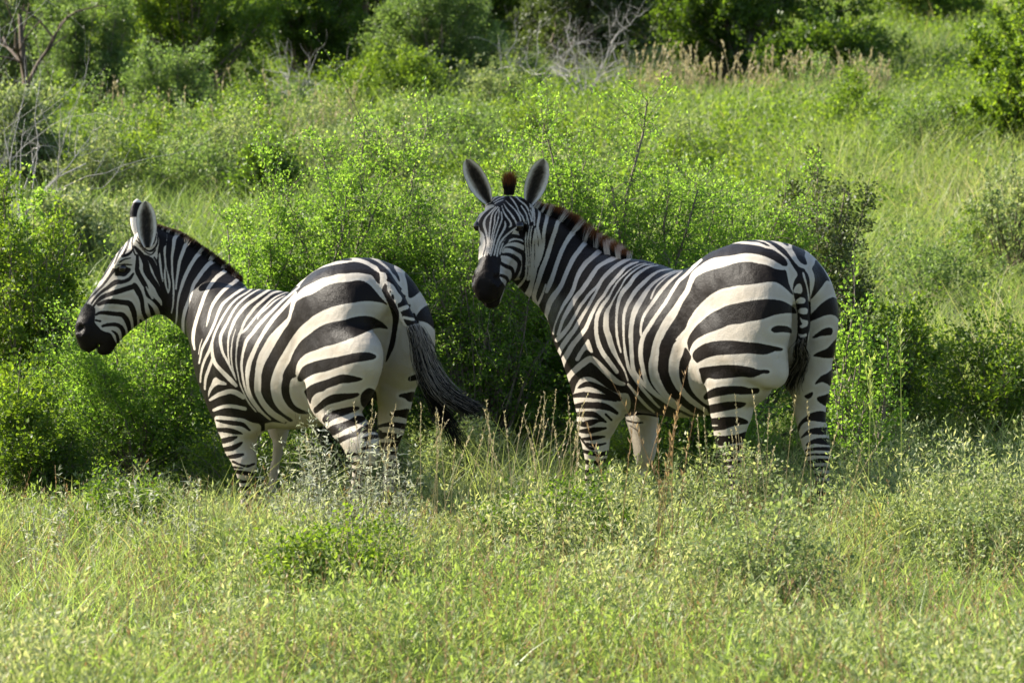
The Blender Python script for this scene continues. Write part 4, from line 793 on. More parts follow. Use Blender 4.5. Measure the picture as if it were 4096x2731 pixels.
L_HEAD='''
LH B 110 1020 160 1030 210 1050 240 1080 240 1130 235 1200 260 1240 310 1290 380 1310 410 1350 430 1390 450 1430 450 1500 400 1545 300 1550 220 1510 190 1515 120 1500 50 1410 10 1280 20 1200 50 1110 85 1040
LH b 430 710 14 380 770 12 320 850 12 260 910 10 200 970 8 155 1020 8
LH b 600 750 12 560 800 18 500 825 20 430 830 24 360 880 18 300 920 14 240 980 12 205 1030 8
LH b 620 865 20 600 870 25 540 890 25 460 915 25 380 940 22 310 970 20 260 1010 15 220 1060 10
LH b 615 860 26 650 920 28 680 990 22 690 1060 20 700 1120 20 730 1180 20
LH b 270 1040 16 340 1015 22 420 1010 25 500 1020 25 560 1030 28 590 1070 28 610 1130 26 620 1200 20 625 1280 16
LH b 245 1140 10 280 1120 16 350 1120 20 430 1130 22 500 1140 24 540 1190 26 560 1250 22 570 1320 16
LH b 310 1245 14 380 1230 18 450 1235 20 495 1270 22 510 1330 20 500 1400 14
LH b 245 1190 10 290 1200 10
LH b 400 1290 8 440 1320 14 455 1370 16 460 1420 14
LH b 670 1190 12 690 1245 14
LH b 740 1030 5 770 1080 18 790 1140 22 800 1195 18
LH b 640 575 14 640 660 20 640 720 24 680 800 25 720 870 22 740 950 20 800 1000 18 850 1060 18 870 1130 12
LH w 725 875 5 760 940 10 785 980 9
LH b 610 490 12 680 570 25 720 650 30 730 720 35 770 790 30 820 860 26 850 930 22 890 1000 18 920 1070 12
LH b 690 570 10 760 610 24 800 680 28 830 760 24 870 850 18 910 930 14 935 1010 10
LH b 800 590 8 840 660 14 860 740 18 890 830 10
LH b 625 430 6 690 490 8 740 532 10 790 522 12 830 460 8 835 370 6
LH b 640 400 6 665 440 7 690 475 7
LH b 790 470 6 812 430 6 818 370 6
LH b 660 480 5 720 545 7 775 565 8 815 520 6
LH B 450 690 480 680 560 690 580 710 560 740 520 775 470 770 430 770 430 720
LH b 450 668 6 520 660 8 585 665 6
LH b 470 640 9 520 610 8 575 600 6
LH b 500 580 16 560 560 14 600 515 10
LH b 565 420 12 540 500 12 505 570 10
LH b 605 385 8 590 450 8 600 520 8 620 570 8
LH b 480 520 10 450 590 10 425 650 8
LH b 430 580 8 390 650 8 350 720 8 290 810 6
LH b 385 640 5 325 740 5 255 850 5 185 950 5
LH b 410 700 7 370 775 7 310 850 6 225 945 6
LH b 520 460 6 480 540 6 440 600 5
LH B 800 270 860 280 960 340 960 1200 930 1120 930 1010 900 880 870 760 845 660 830 560 845 420
'''

def cpx(k,x,y):
    a,b,s=CRP[k]; return a+x/s,b+y/s
class Z: pass
def base(u,v,Y,deg):
    z=Z(); hd=np.radians(deg)
    z.h=np.array([-np.cos(hd),np.sin(hd),0.]); z.s=np.array([-np.sin(hd),-np.cos(hd),0.])
    z.b0=W(u,v,Y)*np.array([1,1,0])
    z.L=lambda t,s,zz: z.b0+z.h*t+z.s*s+np.array([0,0,zz])
    z.cm=np.array([0,0,CAMH])
    return z
def torso(z,st,k=.06):
    r=[]
    for t,top,bot,w,*sh in st:
        zc=top-.45*(top-bot); r.append(list(z.L(t,sh[0] if sh else 0,zc))+[w,.45*(top-bot),.55*(top-bot)])
    return Loft(r,z.s,k=k,n=60)
def limb(z,st,k=.06,n=None):
    """rows t,s,z, half size along the heading, half size across (runs downwards)"""
    r=[list(z.L(t,s,zz))+[a,b,b] for t,s,zz,a,b in st]
    return Loft(r,z.h,k=k,n=n or 7*len(st))
def rows(z,crop,s,lst):
    """outline rows y,xl,xr,ratio (across/along) of a leg standing in the animal's plane s -> limb rows"""
    o=[]
    for y,xl,xr,q in lst:
        u,v=cpx(crop,(xl+xr)/2,y); d=W(u,v,10.)-z.cm; n=z.s
        lam=((z.b0+z.s*s-z.cm)@n)/(d@n); P=z.cm+d*lam
        w=(xr-xl)/2/CRP[crop][2]/FPX*P[1]
        ph=abs(z.h[0]); ps=abs(z.s[0]); a=w/np.sqrt(ph*ph+(q*ps)**2)
        o.append([(P-z.b0)@z.h,s,P[2],a,a*q])
    O=np.array(o); T=np.gradient(O[:,:3],axis=0); O[:,3]*=np.abs(T[:,2])/np.sqrt(T[:,0]**2+T[:,2]**2)
    return [tuple(x) for x in O]
def inplane(z,crop,s,p):
    u,v=cpx(crop,*p); d=W(u,v,10.)-z.cm
    return z.cm+d*(((z.b0+z.s*s-z.cm)@z.s)/(d@z.s))
def headloft(z,poll,nose,side,wide=1.):
    A=nrm(nose-poll); S=nrm(side-(side@A)*A); U=np.cross(A,S); L=np.linalg.norm(nose-poll)
    H=lambda a,s,u: poll+A*a*L+S*s*wide+U*u
    z.H=H; z.hA,z.hS,z.hU,z.hL=A,S,U,L; R=np.stack([A,S,U]); z.hR=R
    up=[(-.02,-.05,.07,.065,.09),(.1,-.04,.088,.088,.11),(.22,-.04,.097,.099,.12),(.35,-.04,.088,.102,.125),(.5,-.04,.07,.098,.11),(.65,-.04,.059,.098,.10),(.8,-.045,.056,.105,.09),(.92,-.05,.058,.096,.08),(.99,-.052,.055,.074,.07),(1.03,-.055,.042,.045,.05)]
    lo=[(.2,-.15,.055,.07),(.4,-.16,.062,.076),(.55,-.145,.052,.064),(.7,-.13,.04,.05),(.85,-.12,.035,.04),(.95,-.118,.03,.034)]
    X=[]
    for st,k in (([list(H(a,0,u))+[w*wide,bu,bd] for a,u,w,bu,bd in up],.05),([list(H(a,0,u))+[w*wide,b,b] for a,u,w,b in lo],.05)):
        l=Loft(st,S,k=k,n=40)
        if l.U[0]@U<0: l.U*=-1
        X.append(l)
    for sg in (1,-1):
        X.append(Ell(H(.40,.055*sg,-.13),(.10,.03,.085),R,k=.05))        # jowl
        X.append(Ell(H(.265,.078*sg,.018),(.048,.03,.024),R,k=.035))     # brow
        X.append(Ell(H(.315,.098*sg,-.018),(.034,.02,.022),R,k=.02,sub=True)) # eye socket
        X.append(Ell(H(.5,.062*sg,-.035),(.10,.015,.012),R,k=.03))       # facial crest
        X.append(Ell(H(.94,.045*sg,.0),(.045,.025,.035),R,k=.03))        # nostril wing
        X.append(Ell(H(.955,.058*sg,.014),(.028,.018,.022),R,k=.012,sub=True))  # nostril
        X.append(Ell(H(.02,.058*sg,-.01),(.04,.032,.036),R,k=.04))           # ear base
    z.headprims=X
    X.append(Ell(H(.975,0,-.12),(.04,.034,.033),R,k=.02))                # chin
    X.append(Ell(H(1.035,0,-.045),(.028,.042,.036),R,k=.025))                 # upper lip
    X.append(Ell(H(1.03,0,-.094),(.045,.075,.006),R,k=.014,sub=True))      # mouth
    return X
def neckloft(z,crop,prs,Ys,ws,sides,k=.07):
    r=[]
    for (t,b),Y,w in zip(prs,Ys,ws):
        a=W(*cpx(crop,*t),Y); c=W(*cpx(crop,*b),Y); hh=np.linalg.norm(a-c)/2
        r.append(list((a+c)/2)+[w,hh,hh])
    return Loft(r,np.array([nrm(np.array(x,float)) for x in sides]),k=k,n=40)
def crestloft(z,crop,pts,Ys,off=100,r=.045):
    p=np.array(pts,float); t=np.gradient(p,axis=0); t/=np.linalg.norm(t,axis=1,keepdims=True); nn=np.stack([-t[:,1],t[:,0]],1); nn*=np.sign(nn[:,1:2])
    z.cpts=p; q=p+nn*off
    return Loft([list(W(*cpx(crop,*a),Y))+[r,r,r] for a,Y in zip(q,Ys)],np.array([0,-1.,0]),k=.06,n=30)
def right():
    z=base(3200,1105,13.95,50); z.name='R'
    P=[torso(z,[(.0,1.2,1.04,.09),(.08,1.278,1.0,.165),(.2,1.318,.91,.22),(.34,1.302,.74,.235),(.5,1.22,.6,.235),(.65,1.188,.56,.262),(.8,1.178,.555,.278),(.95,1.18,.57,.27),(1.08,1.175,.62,.245),(1.2,1.13,.66,.2),(1.3,1.06,.72,.14)])]
    P.append(limb(z,[(.21,.11,1.16,.17,.10),(.17,.128,1.08,.21,.115),(.15,.14,.98,.215,.12)]+rows(z,'RI',.144,[(120,125,1190,.49),(330,255,1085,.60),(450,285,1000,.76),(560,320,880,.84),(660,350,840,.8),(760,365,810,.7),(850,375,770,.64),(1000,405,740,.64),(1150,460,720,.67),(1270,515,705,.75),(1400,545,695,.9),(1650,570,700,.9),(1850,575,700,.95),(1980,555,715,1),(2140,520,720,1)]),k=.04))
    P.append(limb(z,[(.21,-.11,1.16,.17,.10),(.17,-.125,1.08,.21,.118),(.15,-.135,.98,.215,.12)]+rows(z,'RI',-.14,[(160,1000,1670,.5),(300,1080,1645,.52),(450,1160,1640,.56),(560,1210,1610,.6),(660,1235,1582,.6),(760,1250,1580,.6),(900,1280,1586,.6),(1050,1310,1610,.62),(1170,1350,1632,.65),(1270,1390,1636,.75),(1400,1450,1620,.9),(1650,1480,1610,.9),(1830,1480,1610,.95),(1960,1460,1620,1),(2100,1440,1625,1)]),k=.04))
    P.append(Loft([list(z.L(t,0,zz))+[a,b,b] for t,zz,a,b in [(-.07,1.08,.015,.05),(-.06,.95,.03,.09),(-.05,.8,.035,.12),(.0,.66,.04,.14),(.08,.55,.04,.12)]],z.s,k=.05,n=30,sub=True))
    z.dock=np.array([inplane(z,'RB',0,p) for p in [(1345,215),(1385,300),(1425,395),(1448,500),(1456,600),(1450,690),(1428,760)]])
    P.append(Loft(np.hstack([z.dock+np.array([-.0,-.012,0]),np.array([[r*1.15,r,r] for r in (.02,.026,.026,.024,.022,.02,.016)])]),z.s,k=.02,n=40))
    P.append(limb(z,[(1.0,.1,1.05,.1,.05),(1.1,.145,.88,.15,.07),(1.12,.155,.78,.14,.075)]+rows(z,'RF',.15,[(740,212,690,.6),(830,222,665,.65),(960,230,610,.7),(1030,242,560,.75),(1150,280,535,.85),(1260,300,520,.9),(1330,308,495,.9),(1420,312,420,.95),(1600,315,410,.95),(1700,310,420,1),(1800,290,430,1),(1900,280,440,1)]),k=.06))
    P.append(limb(z,[(1.0,-.1,1.05,.1,.05),(1.1,-.145,.88,.15,.07),(1.12,-.155,.78,.14,.075)]+rows(z,'RF',-.14,[(900,670,985,.7),(990,692,972,.8),(1110,722,968,.85),(1200,740,962,.9),(1300,748,930,.9),(1390,755,860,.95),(1560,765,860,.95),(1700,760,865,1),(1800,740,880,1)]),k=.06))
    z.neckprim=neckloft(z,'RN',[((1860,1040),(1200,1800)),((1690,1010),(1040,1700)),((1560,985),(900,1590)),((1400,905),(870,1435)),((1170,785),(800,1290)),((960,630),(725,1185)),((780,470),(640,1050)),((700,440),(610,900))],[14.62,14.75,14.84,14.92,15.0,15.03,15.0,14.95],[.2,.19,.17,.145,.12,.1,.085,.07],[z.s,z.s,z.s,(-.65,-.75,0),(-.5,-.87,0),(-.35,-.94,0),(-.3,-.95,0),(-.3,-.95,0)],k=.1); P.append(z.neckprim)
    P.append(crestloft(z,'RN',[(775,468),(860,540),(960,612),(1050,682),(1170,768),(1300,835),(1400,888),(1480,910)],[15.0,15.02,15.04,15.02,15.0,14.96,14.92,14.88]))
    P+=headloft(z,W(*cpx('RH',450,470),15.0),W(*cpx('RH',245,1270),14.70),np.array([.95,-.3,-.03]))
    z.P=P; return z
def left():
    z=base(1541,1123,13.9,57); z.name='L'
    P=[torso(z,[(.0,1.13,.96,.1),(.08,1.207,.93,.18),(.2,1.245,.84,.235),(.34,1.212,.67,.25),(.5,1.125,.55,.24),(.65,1.083,.515,.268),(.8,1.068,.5,.282),(.95,1.05,.51,.27),(1.08,1.035,.54,.235),(1.19,.99,.58,.18),(1.24,.93,.64,.13)])]
    P.append(limb(z,[(.21,.11,1.08,.17,.10),(.17,.13,1.0,.21,.11),(.15,.14,.9,.215,.116)]+rows(z,'LI',.146,[(200,30,875,.38),(330,75,830,.45),(410,110,775,.56),(520,160,672,.76),(620,215,650,.84),(710,270,690,.78),(810,340,770,.63),(900,420,832,.62),(980,500,848,.62),(1080,560,800,.65),(1160,570,745,.7),(1230,573,705,.8),(1320,560,685,.9),(1450,535,670,.95),(1570,515,660,1),(1660,480,655,1)]),k=.04))
    P.append(limb(z,[(.21,-.11,1.08,.17,.10),(.17,-.13,1.0,.215,.12),(.14,-.145,.9,.22,.122)]+rows(z,'LI',-.145,[(200,640,1215,.52),(300,690,1185,.55),(410,745,1160,.6),(560,790,1125,.6),(640,805,1085,.6),(760,800,1066,.6),(850,808,1045,.6),(920,830,1012,.65),(990,850,988,.7),(1070,852,984,.75),(1200,856,966,.85),(1350,850,955,.95),(1480,840,955,1),(1580,815,955,1)]),k=.04))
    P.append(Ell(inplane(z,'LI',0,(722,540)),(.035,.04,.05),k=.02))
    P.append(Loft([list(z.L(t,0,zz))+[a,b,b] for t,zz,a,b in [(-.07,1.0,.015,.05),(-.06,.87,.03,.09),(-.05,.72,.035,.12),(.0,.6,.04,.14),(.08,.52,.04,.1)]],z.s,k=.05,n=30,sub=True))
    z.dock=np.array([W(*cpx('LB',x,y),Y) for x,y,Y in [(1165,185,14.0),(1195,235,13.9),(1240,315,13.85),(1290,400,13.83),(1335,480,13.82),(1375,545,13.82)]])
    P.append(Loft(np.hstack([z.dock,np.array([[r*1.15,r,r] for r in (.022,.03,.031,.029,.027,.023)])]),z.s,k=.02,n=40))
    P.append(limb(z,[(1.0,.1,.93,.1,.05),(1.08,.14,.75,.14,.07),(1.1,.15,.66,.13,.075)]+rows(z,'LF',.15,[(640,245,740,.6),(740,280,700,.65),(860,312,668,.7),(970,340,655,.75),(1050,388,650,.8),(1150,430,645,.85),(1230,458,610,.9),(1310,485,580,.95),(1420,495,570,.95),(1550,490,575,1),(1650,470,580,1),(1720,460,590,1)]),k=.06))
    P.append(limb(z,[(1.0,-.1,.93,.1,.05),(1.08,-.14,.75,.14,.07),(1.1,-.15,.66,.13,.075)]+rows(z,'LF',-.14,[(760,720,950,.7),(830,745,938,.8),(930,785,905,.85),(1000,782,882,.9),(1100,772,862,.9),(1180,755,848,.95),(1300,745,830,.95),(1450,745,835,1),(1560,720,840,1)]),k=.06))
    z.neckprim=neckloft(z,'LN',[((1900,980),(1400,1800)),((1720,965),(1240,1700)),((1600,940),(1175,1500)),((1480,855),(1135,1360)),((1320,735),(1070,1240)),((1120,590),(1010,1150)),((940,465),(945,1050)),((830,420),(890,920))],[14.6,14.72,14.85,14.96,15.05,15.1,15.1,15.1],[.21,.185,.165,.145,.125,.105,.09,.075],[z.s,z.s,z.s,(-.6,-.8,0),(-.35,-.94,0),(-.1,-1,0),(0,-1,0),(0,-1,0)],k=.1); P.append(z.neckprim)
    P.append(crestloft(z,'LN',[(845,402),(940,457),(1020,503),(1120,570),(1220,640),(1320,712),(1430,790),(1510,850)],[15.1,15.1,15.1,15.1,15.08,15.05,15.0,14.94]))
    P+=headloft(z,W(*cpx('LH',700,400),15.1),W(*cpx('LH',100,1330),15.1),np.array([.0,-1,0.]))
    z.P=P; return z
def smooth(V,F,it,lam=.5):
    E=np.unique(np.sort(np.stack([F,np.roll(F,-1,1)],-1).reshape(-1,2),1),axis=0)
    n=np.bincount(E.ravel(),minlength=len(V))[:,None]
    for i in range(it):
        for l in (lam,-lam*1.04):
            S=np.zeros_like(V)
            for c in range(3): S[:,c]=np.bincount(E[:,0],V[E[:,1],c],len(V))+np.bincount(E[:,1],V[E[:,0],c],len(V))
            V=V+l*(S/n-V)
    return V
def normals(V,F):
    n=np.cross(V[F[:,2]]-V[F[:,0]],V[F[:,3]]-V[F[:,1]]); N=np.zeros_like(V)
    for i in range(4):
        for c in range(3): N[:,c]+=np.bincount(F[:,i],n[:,c],len(V))
    return nrm(N+1e-12)

def parse(txt):
    out=[]
    for l in txt.strip().splitlines():
        a=l.split(); x0,y0,s=CRP[a[0]]; n=np.array([float(x) for x in a[2:]])
        if a[1] in 'BW':
            p=n.reshape(-1,2)/s+[x0,y0]; p=np.vstack([p,p[:1]]); w=None
            q=np.vstack([p[-2:-1],p,p[1:2]]); m=len(p)
            r=resample(q,3*(len(q)-1)+1)[3:-3]
        else:
            p=n.reshape(-1,3); p=np.hstack([p[:,:2]/s+[x0,y0],p[:,2:]/s]); r=resample(p,3*(len(p)-1)+1)
        out.append((a[1],r))
    return out
def segd(P,A):
    """distance to polyline A, with running half width if 3 columns"""
    best=np.full(len(P),1e3)
    for a,b in zip(A[:-1],A[1:]):
        ab=b[:2]-a[:2]; L=ab@ab+1e-9; q=P-a[:2]; t=np.clip(q@ab/L,0,1)
        d=np.sqrt(((q-t[:,None]*ab)**2).sum(1))
        if A.shape[1]==3: d=d-(a[2]+(b[2]-a[2])*t)
        best=np.minimum(best,d)
    return best
def inside(P,A):
    c=np.zeros(len(P),bool)
    for a,b in zip(A[:-1],A[1:]):
        m=(a[1]>P[:,1])!=(b[1]>P[:,1])
        if m.any(): c[m]^=P[m,0]<(b[0]-a[0])*(P[m,1]-a[1])/(b[1]-a[1])+a[0]
    return c
def stripe_field(P,ops,f=None,M=14.):
    f=np.full(len(P),M) if f is None else f
    for k,A in ops:
        w=A[:,2].max() if A.shape[1]==3 else 0
        lo=A[:,:2].min(0)-M-w; hi=A[:,:2].max(0)+M+w
        i=np.where(((P>lo)&(P<hi)).all(1))[0]
        if not len(i): continue
        d=segd(P[i],A)
        if k in 'BW': d=np.where(inside(P[i],A),-d,d)
        f[i]=np.minimum(f[i],d) if k in 'Bb' else np.maximum(f[i],-d)
    return np.clip(f,-M,M)

# ------------------------------------------------------------------ the zebras
def zebra_mat():
    m,t,b,out=node_mat('zebra_coat'); L=t.links; N=t.nodes
    at=lambda n:(lambda a:(setattr(a,'attribute_name',n),a.outputs['Fac'])[1])(N.new('ShaderNodeAttribute'))
    geo=N.new('ShaderNodeNewGeometry')
    def noise(s,d=3):
        n=N.new('ShaderNodeTexNoise'); n.inputs['Scale'].default_value=s; n.inputs['Detail'].default_value=d; L.new(geo.outputs['Position'],n.inputs['Vector']); return n.outputs[0]
    def math_(op,a,b_,c=None):
        n=N.new('ShaderNodeMath'); n.operation=op
        for i,v in enumerate((a,b_,c)):
            if v is None: continue
            if hasattr(v,'links'): L.new(v,n.inputs[i])
            else: n.inputs[i].default_value=v
        return n.outputs[0]
    def mix(f,a,b_):
        n=N.new('ShaderNodeMix'); n.data_type='RGBA'
        for i,v in ((0,f),(6,a),(7,b_)):
            if hasattr(v,'links'): L.new(v,n.inputs[i])
            else: n.inputs[i].default_value=v if i==0 else (*v,1)
        return n.outputs[2]
    s=math_('ADD',at('stripe'),math_('MULTIPLY_ADD',noise(300,2),7.,-3.5)); s=math_('ADD',s,math_('MULTIPLY_ADD',noise(40,2),1.6,-.8))
    mr=N.new('ShaderNodeMapRange'); mr.interpolation_type='SMOOTHSTEP'; mr.inputs[1].default_value=-1.4; mr.inputs[2].default_value=1.4; L.new(s,mr.inputs[0])
    white=mix(noise(11,7),(.54,.52,.475),(.36,.32,.265)); white=mix(math_('MULTIPLY',noise(190,2),.35),white,(.34,.31,.27)); dust=math_('MULTIPLY',at('dust'),noise(5,6))
    white=mix(dust,white,(.40,.29,.18))
    sh=N.new('ShaderNodeMapRange'); sh.inputs[1].default_value=7; sh.inputs[2].default_value=14; L.new(s,sh.inputs[0])
    white=mix(math_('MULTIPLY',sh.outputs[0],math_('MULTIPLY',noise(8,4),.55)),white,(.30,.235,.165))
    black=mix(noise(7,5),(.0035,.0035,.0045),(.013,.009,.007))
    black=mix(math_('MULTIPLY',dust,.25),black,(.07,.045,.025))
    c=mix(mr.outputs[0],black,white)
    tone=at('tone'); tc=ramp(t,tone,[(0,(.008,.007,.007)),(.25,(.055,.045,.036)),(.6,(.30,.27,.23)),(1,(.78,.73,.66))])
    c=mix(at('ear'),c,tc)
    L.new(c,b.inputs['Base Color']); b.inputs['Roughness'].default_value=.42; b.inputs['Specular IOR Level'].default_value=.09
    b.inputs['Sheen Weight'].default_value=0; b.inputs['Sheen Roughness'].default_value=.4
    bp=N.new('ShaderNodeBump'); bp.inputs['Strength'].default_value=.4; bp.inputs['Distance'].default_value=.004
    L.new(math_('ADD',noise(330,2),math_('MULTIPLY',noise(28,3),2.2)),bp.inputs['Height']); L.new(bp.outputs[0],b.inputs['Normal'])
    return m
M_Z=zebra_mat()
def hair_mat(name,tr=.15):
    m,t,b,out=node_mat(name); a=t.nodes.new('ShaderNodeAttribute'); a.attribute_name='tone'; a2=t.nodes.new('ShaderNodeAttribute'); a2.attribute_name='brown'
    c0=ramp(t,a.outputs['Fac'],[(0,(.006,.006,.006)),(.3,(.035,.03,.026)),(.6,(.28,.24,.20)),(1,(.68,.63,.55))])
    mx0=t.nodes.new('ShaderNodeMix'); mx0.data_type='RGBA'; t.links.new(a2.outputs['Fac'],mx0.inputs[0]); t.links.new(c0,mx0.inputs[6]); mx0.inputs[7].default_value=(.27,.095,.028,1); c=mx0.outputs[2]
    t.links.new(c,b.inputs['Base Color']); b.inputs['Roughness'].default_value=.5; b.inputs['Specular IOR Level'].default_value=.15
    tb=t.nodes.new('ShaderNodeBsdfTranslucent'); t.links.new(c,tb.inputs[0]); mx=t.nodes.new('ShaderNodeMixShader'); mx.inputs[0].default_value=tr
    t.links.new(b.outputs[0],mx.inputs[1]); t.links.new(tb.outputs[0],mx.inputs[2]); t.links.new(mx.outputs[0],out.inputs[0]); return m
M_HAIR=hair_mat('zebra_hair',.35)
M_EYE,_t,_b,_o=node_mat('zebra_eye'); _b.inputs['Base Color'].default_value=(.012,.008,.006,1); _b.inputs['Roughness'].default_value=.06
def ear_geo(base,tip,hw,O,back_view=False):
    """cupped leaf; O is the way the ear opens"""
    E=tip-base; Ln=np.linalg.norm(E); E/=Ln; O=unit(O-(O@E)*E); Sd=np.cross(E,O)
    nu,nv=26,21; u=np.linspace(0,1,nu)[:,None]; v=np.linspace(-1,1,nv)[None]
    prof=np.interp(u[:,0],[0,.1,.25,.4,.55,.7,.82,.92,.97,1],[.34,.58,.85,.98,1.0,.93,.78,.55,.34,.06])[:,None]*hw
    cup=(.42+.30*(1-u))*hw
    sw=np.sin(v*np.pi/2*.92)
    pos=base+E*Ln*u[...,None]+Sd*(prof*sw)[...,None]+O*((cup*(v*v)-cup*.55)*(prof/hw))[...,None]
    pos=pos+O*(.10*Ln*(u**2)*.3)[...,None]*np.ones((1,nv,1))
    bk=pos-O*.007*(1-.55*np.abs(v)**3)[...,None]*np.clip(prof/hw*1.6,0,1)[...,None]
    V=np.concatenate([pos.reshape(-1,3),bk.reshape(-1,3)]); i=np.arange(nu*nv).reshape(nu,nv); M=nu*nv
    q=np.stack([i[:-1,:-1],i[:-1,1:],i[1:,1:],i[1:,:-1]],-1).reshape(-1,4)
    F=[q,(q+M)[:,::-1]]
    for e in (i[:,0],i[-1],i[::-1,-1],i[0,::-1]): F.append(np.stack([e[:-1],e[1:],e[1:]+M,e[:-1]+M],1))
    av=np.abs(v)+0*u; uu=u+0*v
    tone=.06+.85*np.clip((av-.15)/.45,0,1)**1.1+.35*np.clip((uu-.72)/.2,0,1); tone-=.14*np.clip(1-uu*2.2,0,1)*(1-av)
    tone+=rng.normal(0,.05,tone.shape); tone=np.clip(tone,.02,.95); tone=np.where((av>.94)&(uu<.93),.0,tone)
    bt=np.where(uu<.55,.9,np.where(uu<.9,.0,.85))*np.where(av>.93,.3,1.)
    return V,np.vstack(F),np.concatenate([tone.ravel(),bt.ravel()])
def strands(P,D,L,w,tone0,tone1,brown,seg=4):
    n=len(P); V,F,k=blades(P,D,L,w,np.zeros((n,3)),seg); c=[];bw=[]
    for x in np.linspace(0,1,seg+1):
        q=tone0+(tone1-tone0)*np.clip((x-.55)/.4,0,1); c+=[q,q]; q=brown*np.clip((x-.5)/.35,0,1); bw+=[q,q]
    return V,F,np.clip(np.stack(c,1).reshape(-1),0,1),np.clip(np.stack(bw,1).reshape(-1),0,1)
def hit(V,N,u,v,r=7):
    a,b,zz=proj(V); m=(np.hypot(a-u,b-v)<r)&((N*(V-np.array([0,0,CAMH]))).sum(1)<0); i=np.where(m)[0]
    return i[np.argmin(zz[i])]
def build_zebra(z,txt,htxt,label,ears,eye_px,dusty):
    V,F=polygonise(z.P,.016); V=smooth(V,F,5)
    V,F=subdivide(V,F); V=smooth(V,F,2); V,F=subdivide(V,F); V=smooth(V,F,2)
    N=normals(V,F); T=V-z.b0; a=T@z.h; c=T[:,2]; bodyw=np.clip((field(z.headprims,V)-.02)/.1,0,1)
    rip=np.sin(a*58+np.sin(c*9)*1.3)*np.clip(1-np.abs(a-.78)/.3,0,1)*np.clip(1-np.abs(c-.85)/.3,0,1)
    lum=sum(np.sin(T@k+p)*w_ for k,p,w_ in ((np.array([31,17,9]),.3,1.),(np.array([-14,33,21]),1.7,1.),(np.array([9,-24,37]),4.,1.),(np.array([47,39,-13]),2.,.6),(np.array([70,-31,55]),5.,.5)))
    V=V+N*((.0009*lum+.0028*rip)*bodyw)[:,None]
    N=normals(V,F); u,v,_=proj(V); PP=np.stack([u,v],1)
    ops=parse(txt); f=stripe_field(PP,ops)
    fh_=field(z.headprims,V); hm=(fh_<field([z.neckprim],V)+.004)&(fh_<.02)
    # far half of the head: mirrored in the head's own plane
    q=V-z.H(0,0,0); sS=q@z.hS; far=hm&((N*(V-np.array([0,0,CAMH]))).sum(1)>.0)
    Vm=V-2*sS[:,None]*z.hS; um,vm,_=proj(Vm); PP[far&(sS<0)]=np.stack([um,vm],1)[far&(sS<0)]
    f[hm]=stripe_field(PP[hm],parse(htxt))
    nb=len(V); dust=np.clip(.25+dusty*np.clip((.75-V[:,2])/.6,0,1),0,1)
    tone=np.zeros(nb); ear=np.zeros(nb); VV=[V];FF=[F];o=nb
    for e in ears:
        ev,ef,et=ear_geo(*e); VV.append(ev);FF.append(ef+o);o+=len(ev); tone=np.concatenate([tone,et]); ear=np.concatenate([ear,np.ones(len(ev))])
    x=np.zeros(o-nb); gb=np.array([*(z.b0+z.h*.5)[:2],0]); gb[2]=float(gz(gb[0],gb[1]))
    root=empty('zebra',gb); tag(root,label,'zebra')
    mesh('body',np.vstack(VV)-gb,np.vstack(FF),M_Z,root,True,stripe=np.concatenate([f,x]),dust=np.concatenate([dust,x]),tone=tone,ear=ear)
    # eyes
    i=hit(V,N,*eye_px); c=V[i]-N[i]*.009; qs=c-z.H(0,0,0); c2=c-2*(qs@z.hS)*z.hS
    for cc in (c,c2):
        a=np.linspace(0,np.pi,13)[:,None]; b=np.linspace(0,2*np.pi,20,endpoint=False)[None]
        sp=np.stack([np.sin(a)*np.cos(b),np.sin(a)*np.sin(b),np.cos(a)+0*b],-1)*.022; ii=np.arange(13*20).reshape(13,20)
        ef=np.stack([ii[:-1],np.roll(ii[:-1],-1,1),np.roll(ii[1:],-1,1),ii[1:]],-1).reshape(-1,4)
        e=mesh('eye',sp.reshape(-1,3),ef,M_EYE,root,True); e.location=tuple(cc-gb)
    return root,gb,V,N,f,ops
def mane(z,root,gb,V,ops,n,crop,hts,tip,dark=0.,name='mane'):
    """upright hair along the crest of the neck; z.cpts is the crest line, hts the hair lengths along it"""
    m=len(z.cpts); C=resample(z.cpts,60); src=np.array([cpx(crop,*p) for p in C]); u,v,_=proj(V); nk=field(z.headprims,V)>.004; ids=np.where(nk)[0]
    R=[]
    for p in src:
        d=np.hypot(u[ids]-p[0],v[ids]-p[1]); c=ids[d<max(9,d.min()+2)]; R.append(V[c[np.argmax(V[c,2])]])
    R=np.array(R); 
    for _ in range(8): R[1:-1]=.5*R[1:-1]+.25*(R[2:]+R[:-2])
    x=rng.random(n)*58.99; i=x.astype(int); g=(x-i)[:,None]; P=R[i]*(1-g)+R[i+1]*g; T=unit(R[i+1]-R[i]); Sd=unit(np.cross(T,np.array([0,0,1.]))); U=unit(np.cross(Sd,T)); U*=np.sign(U[:,2:3])
    s=rng.normal(0,.010,n); P=P+Sd*s[:,None]-U*.012
    a,b,_=proj(P-U*.016); f=stripe_field(np.stack([a,b],1),ops); t=x/59
    h=np.interp(t,np.linspace(0,1,len(hts)),hts)*(.75+.35*rng.random(n)); D=unit(U+Sd*(s*7)[:,None]+rng.normal(0,.08,(n,3))+np.array([0,.15,0]))
    a0=np.where(f>0,.92,.03)+rng.normal(0,.04,n); a1=a0*(1-dark)
    SV,SF,tt,bw=strands(P,D,h+.014,.0026,a0,a1,np.clip(tip+rng.normal(0,.25,n)*tip,0,1)); return mesh(name,SV-gb,SF,M_HAIR,root,tone=tt,brown=bw)
E=lambda k,x,y,Y:W(*cpx(k,x,y),Y)
